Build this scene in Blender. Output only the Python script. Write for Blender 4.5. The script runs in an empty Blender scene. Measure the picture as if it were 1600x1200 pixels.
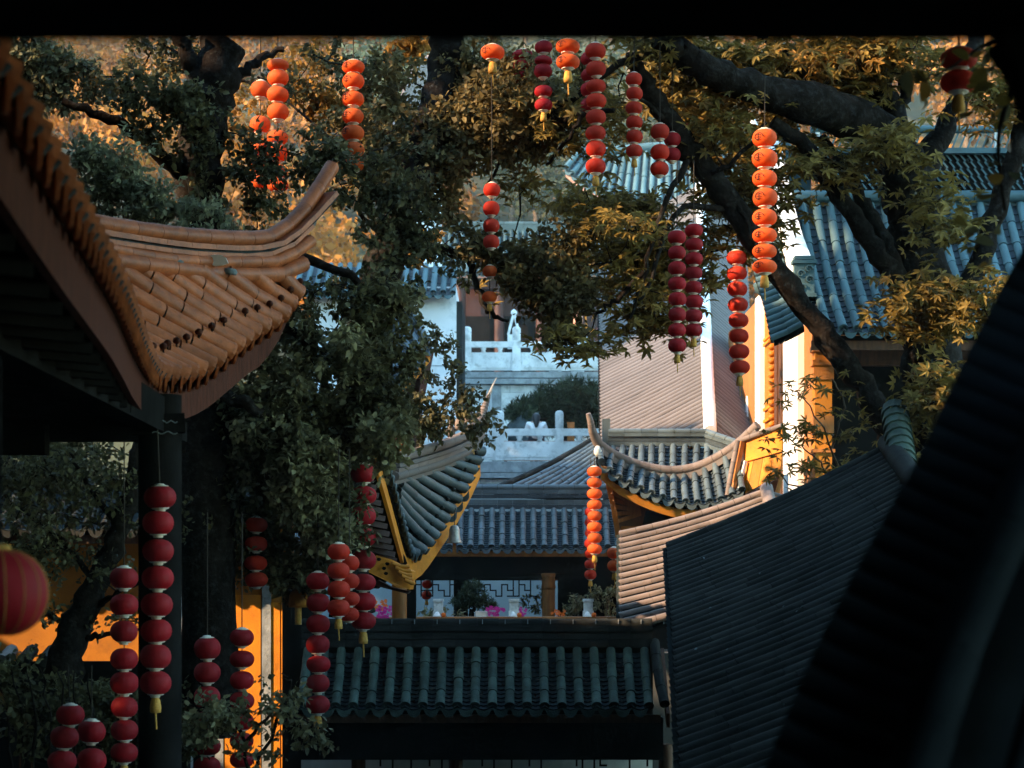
import bpy, math, random
import numpy as np
from mathutils import Vector, Matrix
R_ = random.Random(7)
NP = np.random.default_rng(11)
scene = bpy.context.scene
col = scene.collection
HAZE = 0.0004
F, HY = 3000.0, 900.0                      # focal length and horizon of the photograph, in its own pixels

# ------------------------------------------------------------------ camera, light, exposure
cam = bpy.data.cameras.new("camera")
cam.lens = 67.5; cam.sensor_width = 36.0; cam.shift_y = (HY - 600) / 1600.0
cam.clip_start = 0.1; cam.clip_end = 2000
cam.dof.use_dof = True; cam.dof.focus_distance = 28.0; cam.dof.aperture_fstop = 2.2
cam_o = bpy.data.objects.new("camera", cam); col.objects.link(cam_o)
cam_o.rotation_euler = (math.radians(90), 0, 0)
scene.camera = cam_o
SUN = Vector((-0.80, -0.36, 0.47)).normalized()
SUN_EL = math.asin(SUN.z); SUN_AZ = math.atan2(SUN.x, SUN.y)
w = bpy.data.worlds.new("World"); scene.world = w; w.use_nodes = True
nt = w.node_tree; bg = nt.nodes["Background"]
sky = nt.nodes.new("ShaderNodeTexSky"); sky.sky_type = 'NISHITA'; sky.sun_disc = False
sky.sun_elevation = SUN_EL; sky.sun_rotation = SUN_AZ; sky.altitude = 200; sky.ozone_density = 1.0
sky.air_density = 1.2; sky.dust_density = 0.6
tint = nt.nodes.new("ShaderNodeMix"); tint.data_type = 'RGBA'; tint.blend_type = 'MULTIPLY'; tint.inputs[0].default_value = 1.0
tint.inputs[7].default_value = (.78, 1.0, .98, 1); nt.links.new(sky.outputs[0], tint.inputs[6]); nt.links.new(tint.outputs[2], bg.inputs[0]); bg.inputs[1].default_value = 0.15
sl = bpy.data.lights.new("sun", 'SUN'); sl.energy = 2.25; sl.angle = math.radians(0.53); sl.color = (1.0, 0.68, 0.42)
sun_o = bpy.data.objects.new("sun", sl); col.objects.link(sun_o)
sun_o.rotation_euler = SUN.to_track_quat('Z', 'Y').to_euler()
scene.view_settings.view_transform = 'Standard'; scene.view_settings.look = 'None'
scene.view_settings.gamma = 1.0; scene.view_settings.use_curve_mapping = False
scene.view_settings.exposure = 2.8
cy = scene.cycles
cy.max_bounces = 6; cy.diffuse_bounces = 3; cy.glossy_bounces = 2; cy.transmission_bounces = 4
cy.transparent_max_bounces = 6; cy.caustics_reflective = False; cy.caustics_refractive = False
cy.use_denoising = True

# ------------------------------------------------------------------ helpers
def P(px, py, Y): return Vector(((px - 800) * Y / F, Y, (HY - py) * Y / F))
ORG = {}
def thing(name, label, cat, loc=(0, 0, 0), group=None):
    o = bpy.data.objects.new(name, None); col.objects.link(o); o.empty_display_size = .2
    o.location = loc; o['label'] = label; o['category'] = cat
    if group: o['group'] = group
    ORG[o.name] = Vector(loc); return o
def tag(o, label, cat, group=None):
    o['label'] = label; o['category'] = cat
    if group: o['group'] = group
    return o
def link(o, parent, org=None):
    col.objects.link(o)
    if parent is not None:
        o.parent = parent
        o.location = -ORG[parent.name] if org is None else org
    ORG[o.name] = Vector((0, 0, 0))
    return o
class MB:
    def __init__(s): s.v = []; s.f = []; s.sm = []
    def add(s, vs, fs, smooth=False):
        b = len(s.v); s.v += [tuple(x) for x in vs]
        for f in fs: s.f.append(tuple(i + b for i in f)); s.sm.append(smooth)
        return s
    def quad(s, a, b, c, d): return s.add([a, b, c, d], [(0, 1, 2, 3)])
    def box(s, lo, hi):
        x0, y0, z0 = lo; x1, y1, z1 = hi
        v = [(x0, y0, z0), (x1, y0, z0), (x1, y1, z0), (x0, y1, z0), (x0, y0, z1), (x1, y0, z1), (x1, y1, z1), (x0, y1, z1)]
        return s.add(v, [(0, 3, 2, 1), (4, 5, 6, 7), (0, 1, 5, 4), (1, 2, 6, 5), (2, 3, 7, 6), (3, 0, 4, 7)])
    def prism(s, pts, vec):
        n = len(pts); vec = Vector(vec)
        v = [Vector(p) for p in pts] + [Vector(p) + vec for p in pts]
        f = [tuple(range(n - 1, -1, -1)), tuple(range(n, 2 * n))] + [(i, (i + 1) % n, n + (i + 1) % n, n + i) for i in range(n)]
        return s.add(v, f)
    def bar(s, a, b, w_, h, up=(0, 0, 1)):
        a = Vector(a); b = Vector(b); d = (b - a).normalized(); u = Vector(up)
        x = d.cross(u)
        if x.length < 1e-4: x = d.cross(Vector((0, 1, 0)))
        x.normalize(); u = x.cross(d).normalized(); x *= w_ / 2; u *= h / 2
        return s.prism([a - x - u, a + x - u, a + x + u, a - x + u], b - a)
    def tube(s, pts, rad, seg=8, cap=True, squash=1.0):
        pts = [Vector(p) for p in pts]; n = len(pts)
        if not hasattr(rad, '__len__'): rad = [rad] * n
        vs = []; fs = []; prev = None
        for i, p in enumerate(pts):
            t = (pts[min(i + 1, n - 1)] - pts[max(i - 1, 0)]).normalized()
            if prev is None:
                a = t.cross(Vector((0, 0, 1)))
                if a.length < .05: a = t.cross(Vector((0, 1, 0)))
            else: a = prev - t * prev.dot(t)
            a.normalize(); prev = a; b = a.cross(t)
            for k in range(seg):
                th = 2 * math.pi * k / seg
                vs.append(p + (a * math.cos(th) + b * math.sin(th) * squash) * rad[i])
        for i in range(n - 1):
            for k in range(seg):
                k2 = (k + 1) % seg
                fs.append((i * seg + k, i * seg + k2, (i + 1) * seg + k2, (i + 1) * seg + k))
        s.add(vs, fs, True)
        if cap:
            s.add(vs[:seg], [tuple(range(seg - 1, -1, -1))]); s.add(vs[-seg:], [tuple(range(seg))])
        return s
    def lathe(s, base, prof, seg=12):
        base = Vector(base); vs = []; fs = []; n = len(prof)
        for r, z in prof:
            for k in range(seg):
                th = 2 * math.pi * k / seg; vs.append(base + Vector((r * math.cos(th), r * math.sin(th), z)))
        for i in range(n - 1):
            for k in range(seg):
                k2 = (k + 1) % seg; fs.append((i * seg + k, i * seg + k2, (i + 1) * seg + k2, (i + 1) * seg + k))
        fs.append(tuple(range(seg - 1, -1, -1))); fs.append(tuple((n - 1) * seg + k for k in range(seg)))
        return s.add(vs, fs, True)
    def ribbon(s, A, B, off):          # solid strip between polylines A and B, thickness vector off
        n = len(A); off = Vector(off)
        v = [Vector(p) for p in A] + [Vector(p) for p in B] + [Vector(p) + off for p in A] + [Vector(p) + off for p in B]
        f = []
        for i in range(n - 1):
            f += [(i, i + 1, n + i + 1, n + i), (2 * n + i, 3 * n + i, 3 * n + i + 1, 2 * n + i + 1),
                  (i, 2 * n + i, 2 * n + i + 1, i + 1), (n + i, n + i + 1, 3 * n + i + 1, 3 * n + i)]
        f += [(0, n, 3 * n, 2 * n), (n - 1, 3 * n - 1, 4 * n - 1, 2 * n - 1)]
        return s.add(v, f)
    def mesh(s, name, m):
        me = bpy.data.meshes.new(name); me.from_pydata(s.v, [], s.f)
        me.polygons.foreach_set('use_smooth', s.sm); me.materials.append(m); me.update(); return me
    def build(s, name, m, parent=None, kind=None, label=None):
        o = bpy.data.objects.new(name, s.mesh(name, m)); link(o, parent)
        if kind: o['kind'] = kind
        if label: o['label'] = label
        return o
def inst(name, me, M, parent):
    o = bpy.data.objects.new(name, me); col.objects.link(o)
    o.parent = parent; M = M.copy(); M.translation = M.translation - ORG[parent.name]; o.matrix_local = M
    ORG[o.name] = Vector((0, 0, 0)); return o
def catmull(pts, n):
    pts = [Vector(p) for p in pts]; out = []; m = len(pts) - 1
    for k in range(n):
        t = k / (n - 1) * m; i = min(int(t), m - 1); f = t - i
        p1, p2 = pts[i], pts[i + 1]; p0 = pts[i - 1] if i else p1 * 2 - p2; p3 = pts[i + 2] if i + 2 <= m else p2 * 2 - p1
        out.append(.5 * ((2 * p1) + (p2 - p0) * f + (2 * p0 - 5 * p1 + 4 * p2 - p3) * f * f + (3 * p1 - p0 - 3 * p2 + p3) * f ** 3))
    return out
def even(A, B, step):                   # smooth the key polylines A (eave) and B (top) and respace them by A's length
    n = 240; a = catmull(A, n); b = catmull(B, n); L = [0]
    for i in range(1, n): L.append(L[-1] + (a[i] - a[i - 1]).length)
    k = max(2, round(L[-1] / step)); ra, rb = [], []
    for j in range(k + 1):
        s_ = L[-1] * j / k; i = 1
        while i < n - 1 and L[i] < s_: i += 1
        f = (s_ - L[i - 1]) / max(1e-9, L[i] - L[i - 1]); ra.append(a[i - 1].lerp(a[i], f)); rb.append(b[i - 1].lerp(b[i], f))
    return ra, rb

# ------------------------------------------------------------------ materials
def mat(name, c, rough=.7, var=.25, scale=3.0, bump=.0, bscale=30., rnd=0.0, spec=.35, dirt=None, dirt_amt=.5, trans=0, coat=0, metal=0, stretch=None, leafattr=False):
    m = bpy.data.materials.new(name); m.use_nodes = True; N = m.node_tree; L = N.links
    b = N.nodes["Principled BSDF"]; b.inputs['Roughness'].default_value = rough; b.inputs['Specular IOR Level'].default_value = spec
    b.inputs['Metallic'].default_value = metal
    if coat: b.inputs['Coat Weight'].default_value = coat; b.inputs['Coat Roughness'].default_value = .25
    geo = N.nodes.new("ShaderNodeNewGeometry")
    vec = geo.outputs['Position']
    if stretch:
        mp = N.nodes.new("ShaderNodeMapping"); mp.inputs['Scale'].default_value = stretch; L.new(vec, mp.inputs[0]); vec = mp.outputs[0]
    n1 = N.nodes.new("ShaderNodeTexNoise"); n1.inputs['Scale'].default_value = scale; n1.inputs['Detail'].default_value = 5; L.new(vec, n1.inputs['Vector'])
    mr = N.nodes.new("ShaderNodeMapRange"); mr.inputs[1].default_value = .3; mr.inputs[2].default_value = .7
    mr.inputs[3].default_value = 1 - var; mr.inputs[4].default_value = 1 + var; L.new(n1.outputs[0], mr.inputs[0])
    val = mr.outputs[0]
    if rnd:
        if leafattr:
            oi = N.nodes.new("ShaderNodeAttribute"); oi.attribute_name = "rnd"; src = oi.outputs['Fac']
        else:
            oi = N.nodes.new("ShaderNodeObjectInfo"); src = oi.outputs['Random']
        r2 = N.nodes.new("ShaderNodeMapRange"); r2.inputs[3].default_value = 1 - rnd; r2.inputs[4].default_value = 1 + rnd; L.new(src, r2.inputs[0])
        mu = N.nodes.new("ShaderNodeMath"); mu.operation = 'MULTIPLY'; L.new(val, mu.inputs[0]); L.new(r2.outputs[0], mu.inputs[1]); val = mu.outputs[0]
    vm = N.nodes.new("ShaderNodeVectorMath"); vm.operation = 'SCALE'; vm.inputs[0].default_value = c[:3]; L.new(val, vm.inputs[3])
    cout = vm.outputs[0]
    if dirt:
        n2 = N.nodes.new("ShaderNodeTexNoise"); n2.inputs['Scale'].default_value = scale * 2.3; n2.inputs['Detail'].default_value = 8; n2.inputs['Roughness'].default_value = .7; L.new(vec, n2.inputs['Vector'])
        r3 = N.nodes.new("ShaderNodeMapRange"); r3.inputs[1].default_value = .5; r3.inputs[2].default_value = .68; r3.inputs[4].default_value = dirt_amt; L.new(n2.outputs[0], r3.inputs[0])
        mx = N.nodes.new("ShaderNodeMix"); mx.data_type = 'RGBA'; L.new(r3.outputs[0], mx.inputs[0]); L.new(cout, mx.inputs[6]); mx.inputs[7].default_value = (*dirt, 1); cout = mx.outputs[2]
    L.new(cout, b.inputs['Base Color'])
    if bump:
        n3 = N.nodes.new("ShaderNodeTexNoise"); n3.inputs['Scale'].default_value = bscale; n3.inputs['Detail'].default_value = 4; L.new(vec, n3.inputs['Vector'])
        bp = N.nodes.new("ShaderNodeBump"); bp.inputs['Strength'].default_value = bump; bp.inputs['Distance'].default_value = .02; L.new(n3.outputs[0], bp.inputs['Height']); L.new(bp.outputs[0], b.inputs['Normal'])
    if trans:
        tr = N.nodes.new("ShaderNodeBsdfTranslucent"); L.new(cout, tr.inputs[0]); ms = N.nodes.new("ShaderNodeMixShader"); ms.inputs[0].default_value = trans
        L.new(b.outputs[0], ms.inputs[1]); L.new(tr.outputs[0], ms.inputs[2]); L.new(ms.outputs[0], N.nodes["Material Output"].inputs[0])
    return m
M = {}
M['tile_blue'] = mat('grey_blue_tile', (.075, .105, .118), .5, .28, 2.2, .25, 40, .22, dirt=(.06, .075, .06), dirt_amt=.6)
M['tile_blue2'] = mat('far_blue_tile', (.062, .115, .13), .6, .25, 1.2, .1, 20, .2, spec=.15)
M['tile_green'] = mat('mossy_green_tile', (.058, .088, .072), .7, .35, 4, .35, 50, .25, spec=.12, dirt=(.05, .05, .035), dirt_amt=.6)
M['pan_dark'] = mat('dark_pan_tile', (.028, .038, .04), .8, .35, 5, .3, 40, spec=.05)
M['tile_blue3'] = mat('deep_blue_tile', (.035, .065, .075), .7, .25, 1.2, .1, 20, .2, spec=.1)
M['pan_blue'] = mat('grey_pan_tile', (.030, .045, .055), .75, .35, 4, .3, 40)
M['tile_dark'] = mat('shade_dark_tile', (.027, .029, .027), .75, .35, 2.5, .3, 40, .25, spec=.04)  # roof tile with tree shade darkened into its base colour
M['tile_light'] = mat('sun_tinted_weathered_tile', (.18, .145, .13), .75, .22, 3, .3, 40, .14, dirt=(.14, .14, .13), dirt_amt=.4)  # pinkish base stands in for warm sun on grey tile
M['tile_stair'] = mat('sun_tinted_slate_tile', (.135, .12, .113), .75, .12, .8, .2, 40, .05)  # slate tinted pinkish in place of the low sun's warmth
M['tile_orange'] = mat('glazed_orange_tile', (.39, .112, .038), .5, .25, 5, .2, 45, .18, spec=.25, dirt=(.13, .045, .025), dirt_amt=.6)
M['cap_orange'] = mat('stamped_orange_tile', (.24, .10, .032), .5, .35, 40, .6, 60)
M['mortar_dark'] = mat('dark_mortar_joint', (.035, .037, .037), .95, .3, 9, .3, 40, spec=.05)
M['mortar'] = mat('grey_mortar', (.13, .16, .17), .9, .4, 9, .5, 40)
M['fascia_red'] = mat('worn_red_brown_board', (.060, .017, .009), .7, .35, 6, .3, 20, spec=.08, stretch=(3, 3, .5), dirt=(.10, .035, .02), dirt_amt=.6)
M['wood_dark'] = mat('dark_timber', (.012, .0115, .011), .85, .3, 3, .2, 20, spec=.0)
M['tile_black'] = mat('shade_black_tile', (.012, .015, .017), .9, .3, 3, .2, 30, spec=.0)  # black base stands in for shade on near roof and in gallery gaps
M['wood_brown'] = mat('brown_timber', (.09, .036, .014), .65, .35, 5, .3, 25, stretch=(3, 3, .6))
M['wood_orange'] = mat('orange_varnished_timber', (.36, .135, .028), .55, .25, 5, .2, 25, stretch=(2, 2, .5))
M['wood_umber'] = mat('umber_timber', (.20, .085, .022), .65, .3, 6, .3, 25, stretch=(3, 3, .6))
M['yellow'] = mat('yellow_ochre_paint', (.66, .225, .009), .65, .2, 2.0, .15, 30, dirt=(.30, .10, .01), dirt_amt=.5)
M['yellow_deep'] = mat('deep_yellow_paint', (.40, .145, .007), .7, .25, 1.3, .2, 30, dirt=(.20, .07, .01), dirt_amt=.6)
M['ochre_wall'] = mat('orange_ochre_plaster', (.36, .14, .036), .85, .16, .9, .2, 25, dirt=(.24, .09, .03), dirt_amt=.5)
M['white'] = mat('white_plaster', (.78, .78, .76), .8, .08, 1.2, .1, 25)
M['white_old'] = mat('weathered_white_plaster', (.76, .78, .77), .85, .10, 1.0, .15, 12, dirt=(.42, .46, .46), dirt_amt=.55)
M['stone'] = mat('pale_carved_stone', (.68, .71, .70), .85, .22, 1.6, .3, 25, dirt=(.26, .29, .28), dirt_amt=.8)
M['stone_grey'] = mat('grey_stone_moulding', (.26, .29, .30), .85, .35, 4, .4, 20, dirt=(.10, .12, .12), dirt_amt=.6)
M['red_timber'] = mat('dark_red_timber', (.04, .012, .009), .6, .25, 3, .1, 20)
M['pink_board'] = mat('salmon_painted_board', (.55, .25, .17), .7, .15, 3, .1, 20)
M['bark'] = mat('dark_rough_bark', (.014, .011, .009), .95, .5, 5, 1.0, 22, spec=.03, dirt=(.06, .06, .055), dirt_amt=.5)
M['bark_pale'] = mat('pale_twig_bark', (.12, .08, .05), .85, .4, 8, .6, 30)
M['ground'] = mat('dark_paving', (.06, .06, .055), .9, .3, 1, .3, 10)
M['earth'] = mat('forest_slope', (.05, .05, .025), .95, .4, .2, .5, 3)
M['metal_cap'] = mat('pale_metal_collar', (.75, .66, .52), .4, .1, 10, spec=.6)
M['tassel'] = mat('yellow_silk_tassel', (.55, .28, .05), .8, .2, 30, .3, 80)
M['cord'] = mat('dark_cord', (.04, .03, .02), .9, .1)
M['ink'] = mat('black_ink', (.03, .012, .01), .8, .1)
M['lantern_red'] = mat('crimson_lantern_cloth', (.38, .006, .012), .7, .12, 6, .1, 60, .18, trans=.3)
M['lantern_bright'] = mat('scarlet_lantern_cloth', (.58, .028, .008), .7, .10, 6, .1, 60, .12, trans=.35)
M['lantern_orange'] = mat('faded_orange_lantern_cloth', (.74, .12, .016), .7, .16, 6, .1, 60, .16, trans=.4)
M['brass'] = mat('pale_bronze', (.45, .40, .34), .45, .25, 20, .1, 40, metal=.6)
M['skin'] = mat('skin_tone', (.45, .26, .18), .6, .05)
M['hair'] = mat('black_hair', (.012, .010, .010), .5, .2, 60)
M['cloth_white'] = mat('white_cotton', (.80, .80, .80), .85, .05, 12, .2, 40)
M['cloth_dark'] = mat('dark_trousers', (.03, .03, .04), .85, .1)
M['wall_teal'] = mat('shade_tinted_plaster', (.30, .38, .40), .9, .15, 1.0, .15, 12)  # white plaster coloured blue-grey to imitate skylit shade
M['rock'] = mat('grey_rock', (.07, .09, .095), .9, .35, 4, .8, 8)
M['magenta'] = mat('magenta_petals', (.65, .03, .30), .6, .2, 40, trans=.3)
M['orange_fl'] = mat('orange_petals', (.85, .20, .03), .6, .2, 40, trans=.3)
def leafmat(name, c, var=.45, tr=.35, scale=1.1, rnd=.5):
    return mat(name, c, .55, var, scale, 0, rnd=rnd, spec=.15, trans=tr, leafattr=True)
M['leaf_dark'] = leafmat('dark_oval_leaf', (.098, .092, .042))
M['leaf_brown'] = leafmat('brown_green_oval_leaf', (.150, .115, .045))
M['leaf_mid'] = leafmat('grey_green_oval_leaf', (.185, .170, .085))
M['leaf_pale'] = leafmat('pale_sage_leaf', (.26, .27, .16), .25)
M['leaf_olive'] = leafmat('olive_palmate_leaf', (.20, .14, .034), .4, .4)
M['leaf_gold'] = leafmat('backlit_gold_leaf', (.30, .16, .035), .4, .45)  # gold of sunlit, backlit leaves is put into the leaf colour
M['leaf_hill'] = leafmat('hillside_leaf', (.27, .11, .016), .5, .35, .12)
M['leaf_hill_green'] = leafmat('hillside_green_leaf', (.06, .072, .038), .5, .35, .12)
M['needle'] = leafmat('pine_needle', (.045, .060, .030), .4, .2)
M['leaf_litter'] = leafmat('dry_leaf_litter', (.11, .06, .035), .4, .1, 8)

# ------------------------------------------------------------------ roof tiles
def unit_barrel(m, seg, end=False, tp=.90):
    mb = MB(); vs = []; fs = []; n = seg + 1
    rings = [(0, tp), (.96, 1.0), (1.0, 1.0)] if not end else [(0, tp), (.97, 1.0), (1.0, 1.06)]
    for y, r in rings:
        for k in range(n):
            th = math.pi * k / seg; vs.append((r * math.cos(th), y, r * math.sin(th)))
    for i in range(len(rings) - 1):
        for k in range(seg): fs.append((i * n + k + 1, i * n + k, (i + 1) * n + k, (i + 1) * n + k + 1))
    mb.add(vs, fs, True)
    if end:
        rim = [(1.06 * math.cos(2 * math.pi * k / 12), 1.0, 1.06 * math.sin(2 * math.pi * k / 12)) for k in range(12)]
        inn = [(.74 * x / 1.06, .99, .74 * z / 1.06) for x, y, z in rim]; in2 = [(.70 * x / 1.06, .93, .70 * z / 1.06) for x, y, z in rim]
        bk = [(x * .985, .93, z * .985) for x, y, z in rim]
        fs = []
        for k in range(12):
            k2 = (k + 1) % 12; fs += [(k, k2, 12 + k2, 12 + k), (12 + k, 12 + k2, 24 + k2, 24 + k), (36 + k, 36 + k2, k2, k)]
        fs.append(tuple(24 + k for k in range(12)))
        mb.add(rim + inn + in2 + bk, fs)
    else:
        last = vs[-n:]; mb.add(last, [tuple(range(n))])
    return mb.mesh('barrel_tile' if not end else 'end_tile', m)
BAR = {}
def barrel(m, seg, end, tp=.90):
    k = (m.name, seg, end, tp)
    if k not in BAR: BAR[k] = unit_barrel(m, seg, end, tp)
    return BAR[k]
def drip_mesh(m):
    k = (m.name, 'drip')
    if k not in BAR:
        mb = MB(); n = 7; top = []; bot = []
        for i in range(n):
            t = -1 + 2 * i / (n - 1); top.append((t, 0, -.45 * (1 - t * t))); bot.append((t, .02, -.45 * (1 - t * t) - .22 - .55 * math.sqrt(max(0, 1 - t * t))))
        mb.ribbon(top, bot, (0, -.18, 0)); BAR[k] = mb.mesh('drip_tile', m)
    return BAR[k]
def slope_frame(E, T, i, sag, v, up):
    n = len(E) - 1; a, b = max(0, i - 1), min(n, i + 1)
    x = (E[b] - E[a]).normalized(); d = (E[i] - T[i]); nn = x.cross(d).normalized()
    if nn.z - .6 * nn.y < 0: nn = -nn
    return x, nn
def tiled(parent, E, T, r, nt_, m, mpan, sag=.1, seg=6, ntf=None, pans=True, npan=None, drips=True, deck=True, rowname='barrel_tile', keep=None, rib=None, jit=.006, gap=.03, stag=.25, tp=.90):
    """rows of barrel tiles from T (top) down to E (eave), scalloped pans between them, and a deck underneath"""
    n = len(E) - 1
    fr = [slope_frame(E, T, i, sag, 0, 0) for i in range(n + 1)]
    def pt(i, v, lift=0):
        x, nn = fr[i]; return T[i].lerp(E[i], v) - nn * (sag * math.sin(math.pi * v)) + nn * lift
    cnt = 0
    for i in range(n + 1):
        if keep and not keep(i): continue
        k = ntf(i) if ntf else nt_; x, nn = fr[i]
        so = R_.uniform(-.38, .38) * stag
        br = [0] + [(j + so) / k for j in range(1, k)] + [1]
        for j in range(k):
            a, b = pt(i, br[j]), pt(i, br[j + 1]); d = (b - a) * (1 - gap if j < k - 1 else 1); z = x.cross(d).normalized()
            if z.z - .6 * z.y < 0: z = -z
            xx = d.cross(z).normalized(); rr = r * (1 + R_.uniform(-1, 1) * min(.045, jit * 7)); o = nn * R_.uniform(-jit, jit)
            Mx = Matrix(((xx.x * rr, d.x, z.x * rr, 0), (xx.y * rr, d.y, z.y * rr, 0), (xx.z * rr, d.z, z.z * rr, 0), (0, 0, 0, 1)))
            Mx.translation = a + nn * .012 + o
            inst('end_tile' if j == k - 1 else rowname, barrel(m, seg, j == k - 1, tp), Mx, parent)
    if pans:
        mb = MB(); npan = npan or nt_ * 3
        for i in range(n):
            for j in range(npan):
                v0, v1 = j / npan, (j + 1.25) / npan; v1 = min(v1, 1.02)
                q = []
                for v, lf in ((v0, -.012), (v1, .016)):
                    a, b = pt(i, v), pt(i + 1, v); nn = (fr[i][1] + fr[i + 1][1]).normalized(); wd = (b - a).length
                    for k in range(5):
                        t = -1 + k / 2; q.append(a.lerp(b, k / 4) + nn * (lf - wd * .28 * (1 - t * t) + .02 + R_.uniform(-.003, .003)))
                nn = (fr[i][1] + fr[i + 1][1]).normalized()
                q += [p - nn * .028 for p in q[5:10]]
                mb.add(q, [(k, k + 1, 6 + k, 5 + k) for k in range(4)] + [(5 + k, 6 + k, 11 + k, 10 + k) for k in range(4)])
        mb.build('pan_tiles', mpan, parent, kind='stuff')
    if drips:
        dm = drip_mesh(m)
        for i in range(n):
            if keep and not keep(i): continue
            a, b = pt(i, 1.0), pt(i + 1, 1.0); xx = (b - a) / 2 * .94; dd = (E[i] - T[i]); dd.z = 0; dd.normalize()
            s_ = (b - a).length / 2
            Mx = Matrix(((xx.x, dd.x * s_, 0, 0), (xx.y, dd.y * s_, 0, 0), (xx.z, dd.z * s_, s_, 0), (0, 0, 0, 1))); Mx.translation = (a + b) / 2 + dd * .02
            inst('drip_tile', dm, Mx, parent)
    if deck:
        mb = MB(); K = 6
        for j in range(K):
            A = [pt(i, j / K, -.085) for i in range(n + 1)]; B = [pt(i, (j + 1) / K * .985, -.085) for i in range(n + 1)]
            mb.ribbon(A, B, (0, 0, -.05))
        mb.build('roof_deck', M['wood_dark'], parent)
    return pt
def ridge_tiles(parent, pts, r, m, seg=8, step=.3, name='ridge_tile', gap=.03, squash=1.0):
    pts = [Vector(p) for p in pts]; a, _ = even(pts, pts, step)
    MB().tube([a[0].lerp(a[1], .1)] + a[1:-1] + [a[-1].lerp(a[-2], .1)], r * .9, seg).build('mortar_core', M['mortar_dark'], parent)
    for i in range(len(a) - 1):
        d = (a[i + 1] - a[i]); mb = MB(); mb.tube([a[i] + d * gap, a[i] + d * .5, a[i + 1]], [r * .97, r * .985, r * 1.02], seg, True, squash)
        mb.build(name, m, parent)
def layer(parent, pts, w_, h, m, name, dz=0, step=None):
    pts = [Vector(p) + Vector((0, 0, dz)) for p in pts]
    if step: pts, _ = even(pts, pts, step)
    for i in range(len(pts) - 1):
        d = (pts[i + 1] - pts[i]); MB().bar(pts[i] + d * .012, pts[i + 1] - d * .0, w_, h).build(name, m, parent)
# ------------------------------------------------------------------ the setting: ground, terraces, hill
def structure(name, mb, m):
    o = mb.build(name, m, None); o['kind'] = 'structure'; return o
structure('ground', MB().quad((-400, -60, -5.3), (400, -60, -5.3), (400, 900, -5.3), (-400, 900, -5.3)), M['ground'])
structure('courtyard', MB().box((-14, 33.6, -5.29), (16, 56, -1.35)), M['ground'])
structure('terrace', MB().box((-7, 55.2, -5.28), (18, 68, 3.25)), M['stone_grey'])
structure('terrace', MB().box((-7.5, 66.6, -5.27), (24, 84, 6.75)), M['stone_grey'])
hv = []; hf = []
nx, ny = 60, 44
for j in range(ny):
    for i in range(nx):
        x = -150 + 300 * i / (nx - 1); y = 84 + 210 * (j / (ny - 1)) ** 1.1
        z = 6.0 + (y - 84) * .50 + abs(x - 4) * .10 + 3.5 * math.sin(x * .07 + 1) * math.sin(y * .05) + 1.5 * math.sin(x * .21 + y * .13)
        hv.append((x, y, z if j else -5.5))
for j in range(ny - 1):
    for i in range(nx - 1): a = j * nx + i; hf.append((a, a + 1, a + nx + 1, a + nx))
hill_mb = MB(); hill_mb.add(hv, hf, True); structure('hill', hill_mb, M['earth'])
def hill_z(x, y): return 6.0 + (y - 84) * .50 + abs(x - 4) * .10 + 3.5 * math.sin(x * .07 + 1) * math.sin(y * .05) + 1.5 * math.sin(x * .21 + y * .13)

# ------------------------------------------------------------------ near frame: porch with beam, near roof on the right
t = thing('porch', 'almost black timber beam across the top with a bracket at its right end', 'porch', (0, 3.8, 1.1))
zb = (HY - 64) * 4.0 / F
MB().box((-4.5, 3.7, zb), (4.5, 4.0, zb + .42)).build('beam', M['wood_dark'], t)
MB().box((-4.5, -4, zb + .42), (4.5, 4.6, zb + .60)).build('roof_slab', M['wood_dark'], t)
bp = [P(1622, 190, 3.75), P(1612, 150, 3.75), P(1598, 118, 3.75), P(1582, 90, 3.75), P(1562, 62, 3.75), P(1562, 50, 3.75), P(1660, 50, 3.75), P(1660, 190, 3.75)]
MB().prism(bp, (0, .12, 0)).build('bracket', M['wood_dark'], t)
px0 = P(1690, 300, 3.8).x
MB().box((px0, 3.72, -5.3), (px0 + .25, 3.98, zb)).build('post', M['wood_dark'], t)

t = thing('near_roof', 'very dark blurred tiled roof verge sloping across the lower right corner', 'roof', (1.5, 5, -.5))
vpts = [P(1188, 1290, 4.6), P(1222, 1200, 4.8), P(1300, 1015, 5.2), P(1385, 850, 5.6), P(1445, 740, 5.9), P(1520, 580, 6.3), P(1600, 425, 6.7), P(1680, 290, 7.1)]
vs_ = catmull(vpts, 40)
top_in = [p + Vector((.16, -.03, -.02)) for p in vs_]
MB().ribbon([p + Vector((.03, 0, -.02)) for p in vs_], [p + Vector((2.8, -.5, -1.4)) for p in vs_], (0, 0, -.1)).build('roof_deck', M['tile_black'], t)
ev, _ = even(vpts, vpts, .12)
for i in range(len(ev) - 1):
    d = ev[i + 1] - ev[i]; x = Vector((1, -.2, -.45)).normalized()
    z = d.cross(x).normalized(); z = -z if z.z < 0 else z; r = .048
    Mx = Matrix(((d.normalized().x * r, -x.x * .34, z.x * r, 0), (d.normalized().y * r, -x.y * .34, z.y * r, 0), (d.normalized().z * r, -x.z * .34, z.z * r, 0), (0, 0, 0, 1)))
    Mx.translation = ev[i] + x * .30
    inst('verge_tile', barrel(M['tile_black'], 6, True), Mx, t)
ridge_tiles(t, [p + Vector((.33, -.06, .03)) for p in vpts], .075, M['tile_black'], 8, .32)
ridge_tiles(t, [p + Vector((.52, -.10, -.14)) for p in vpts], .03, M['tile_black'], 8, .4)
MB().ribbon([p + Vector((.06, .05, -.12)) for p in vs_], [p + Vector((.06, .05, -.50)) for p in vs_], (.06, .02, 0)).build('barge_board', M['wood_dark'], t)
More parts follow.
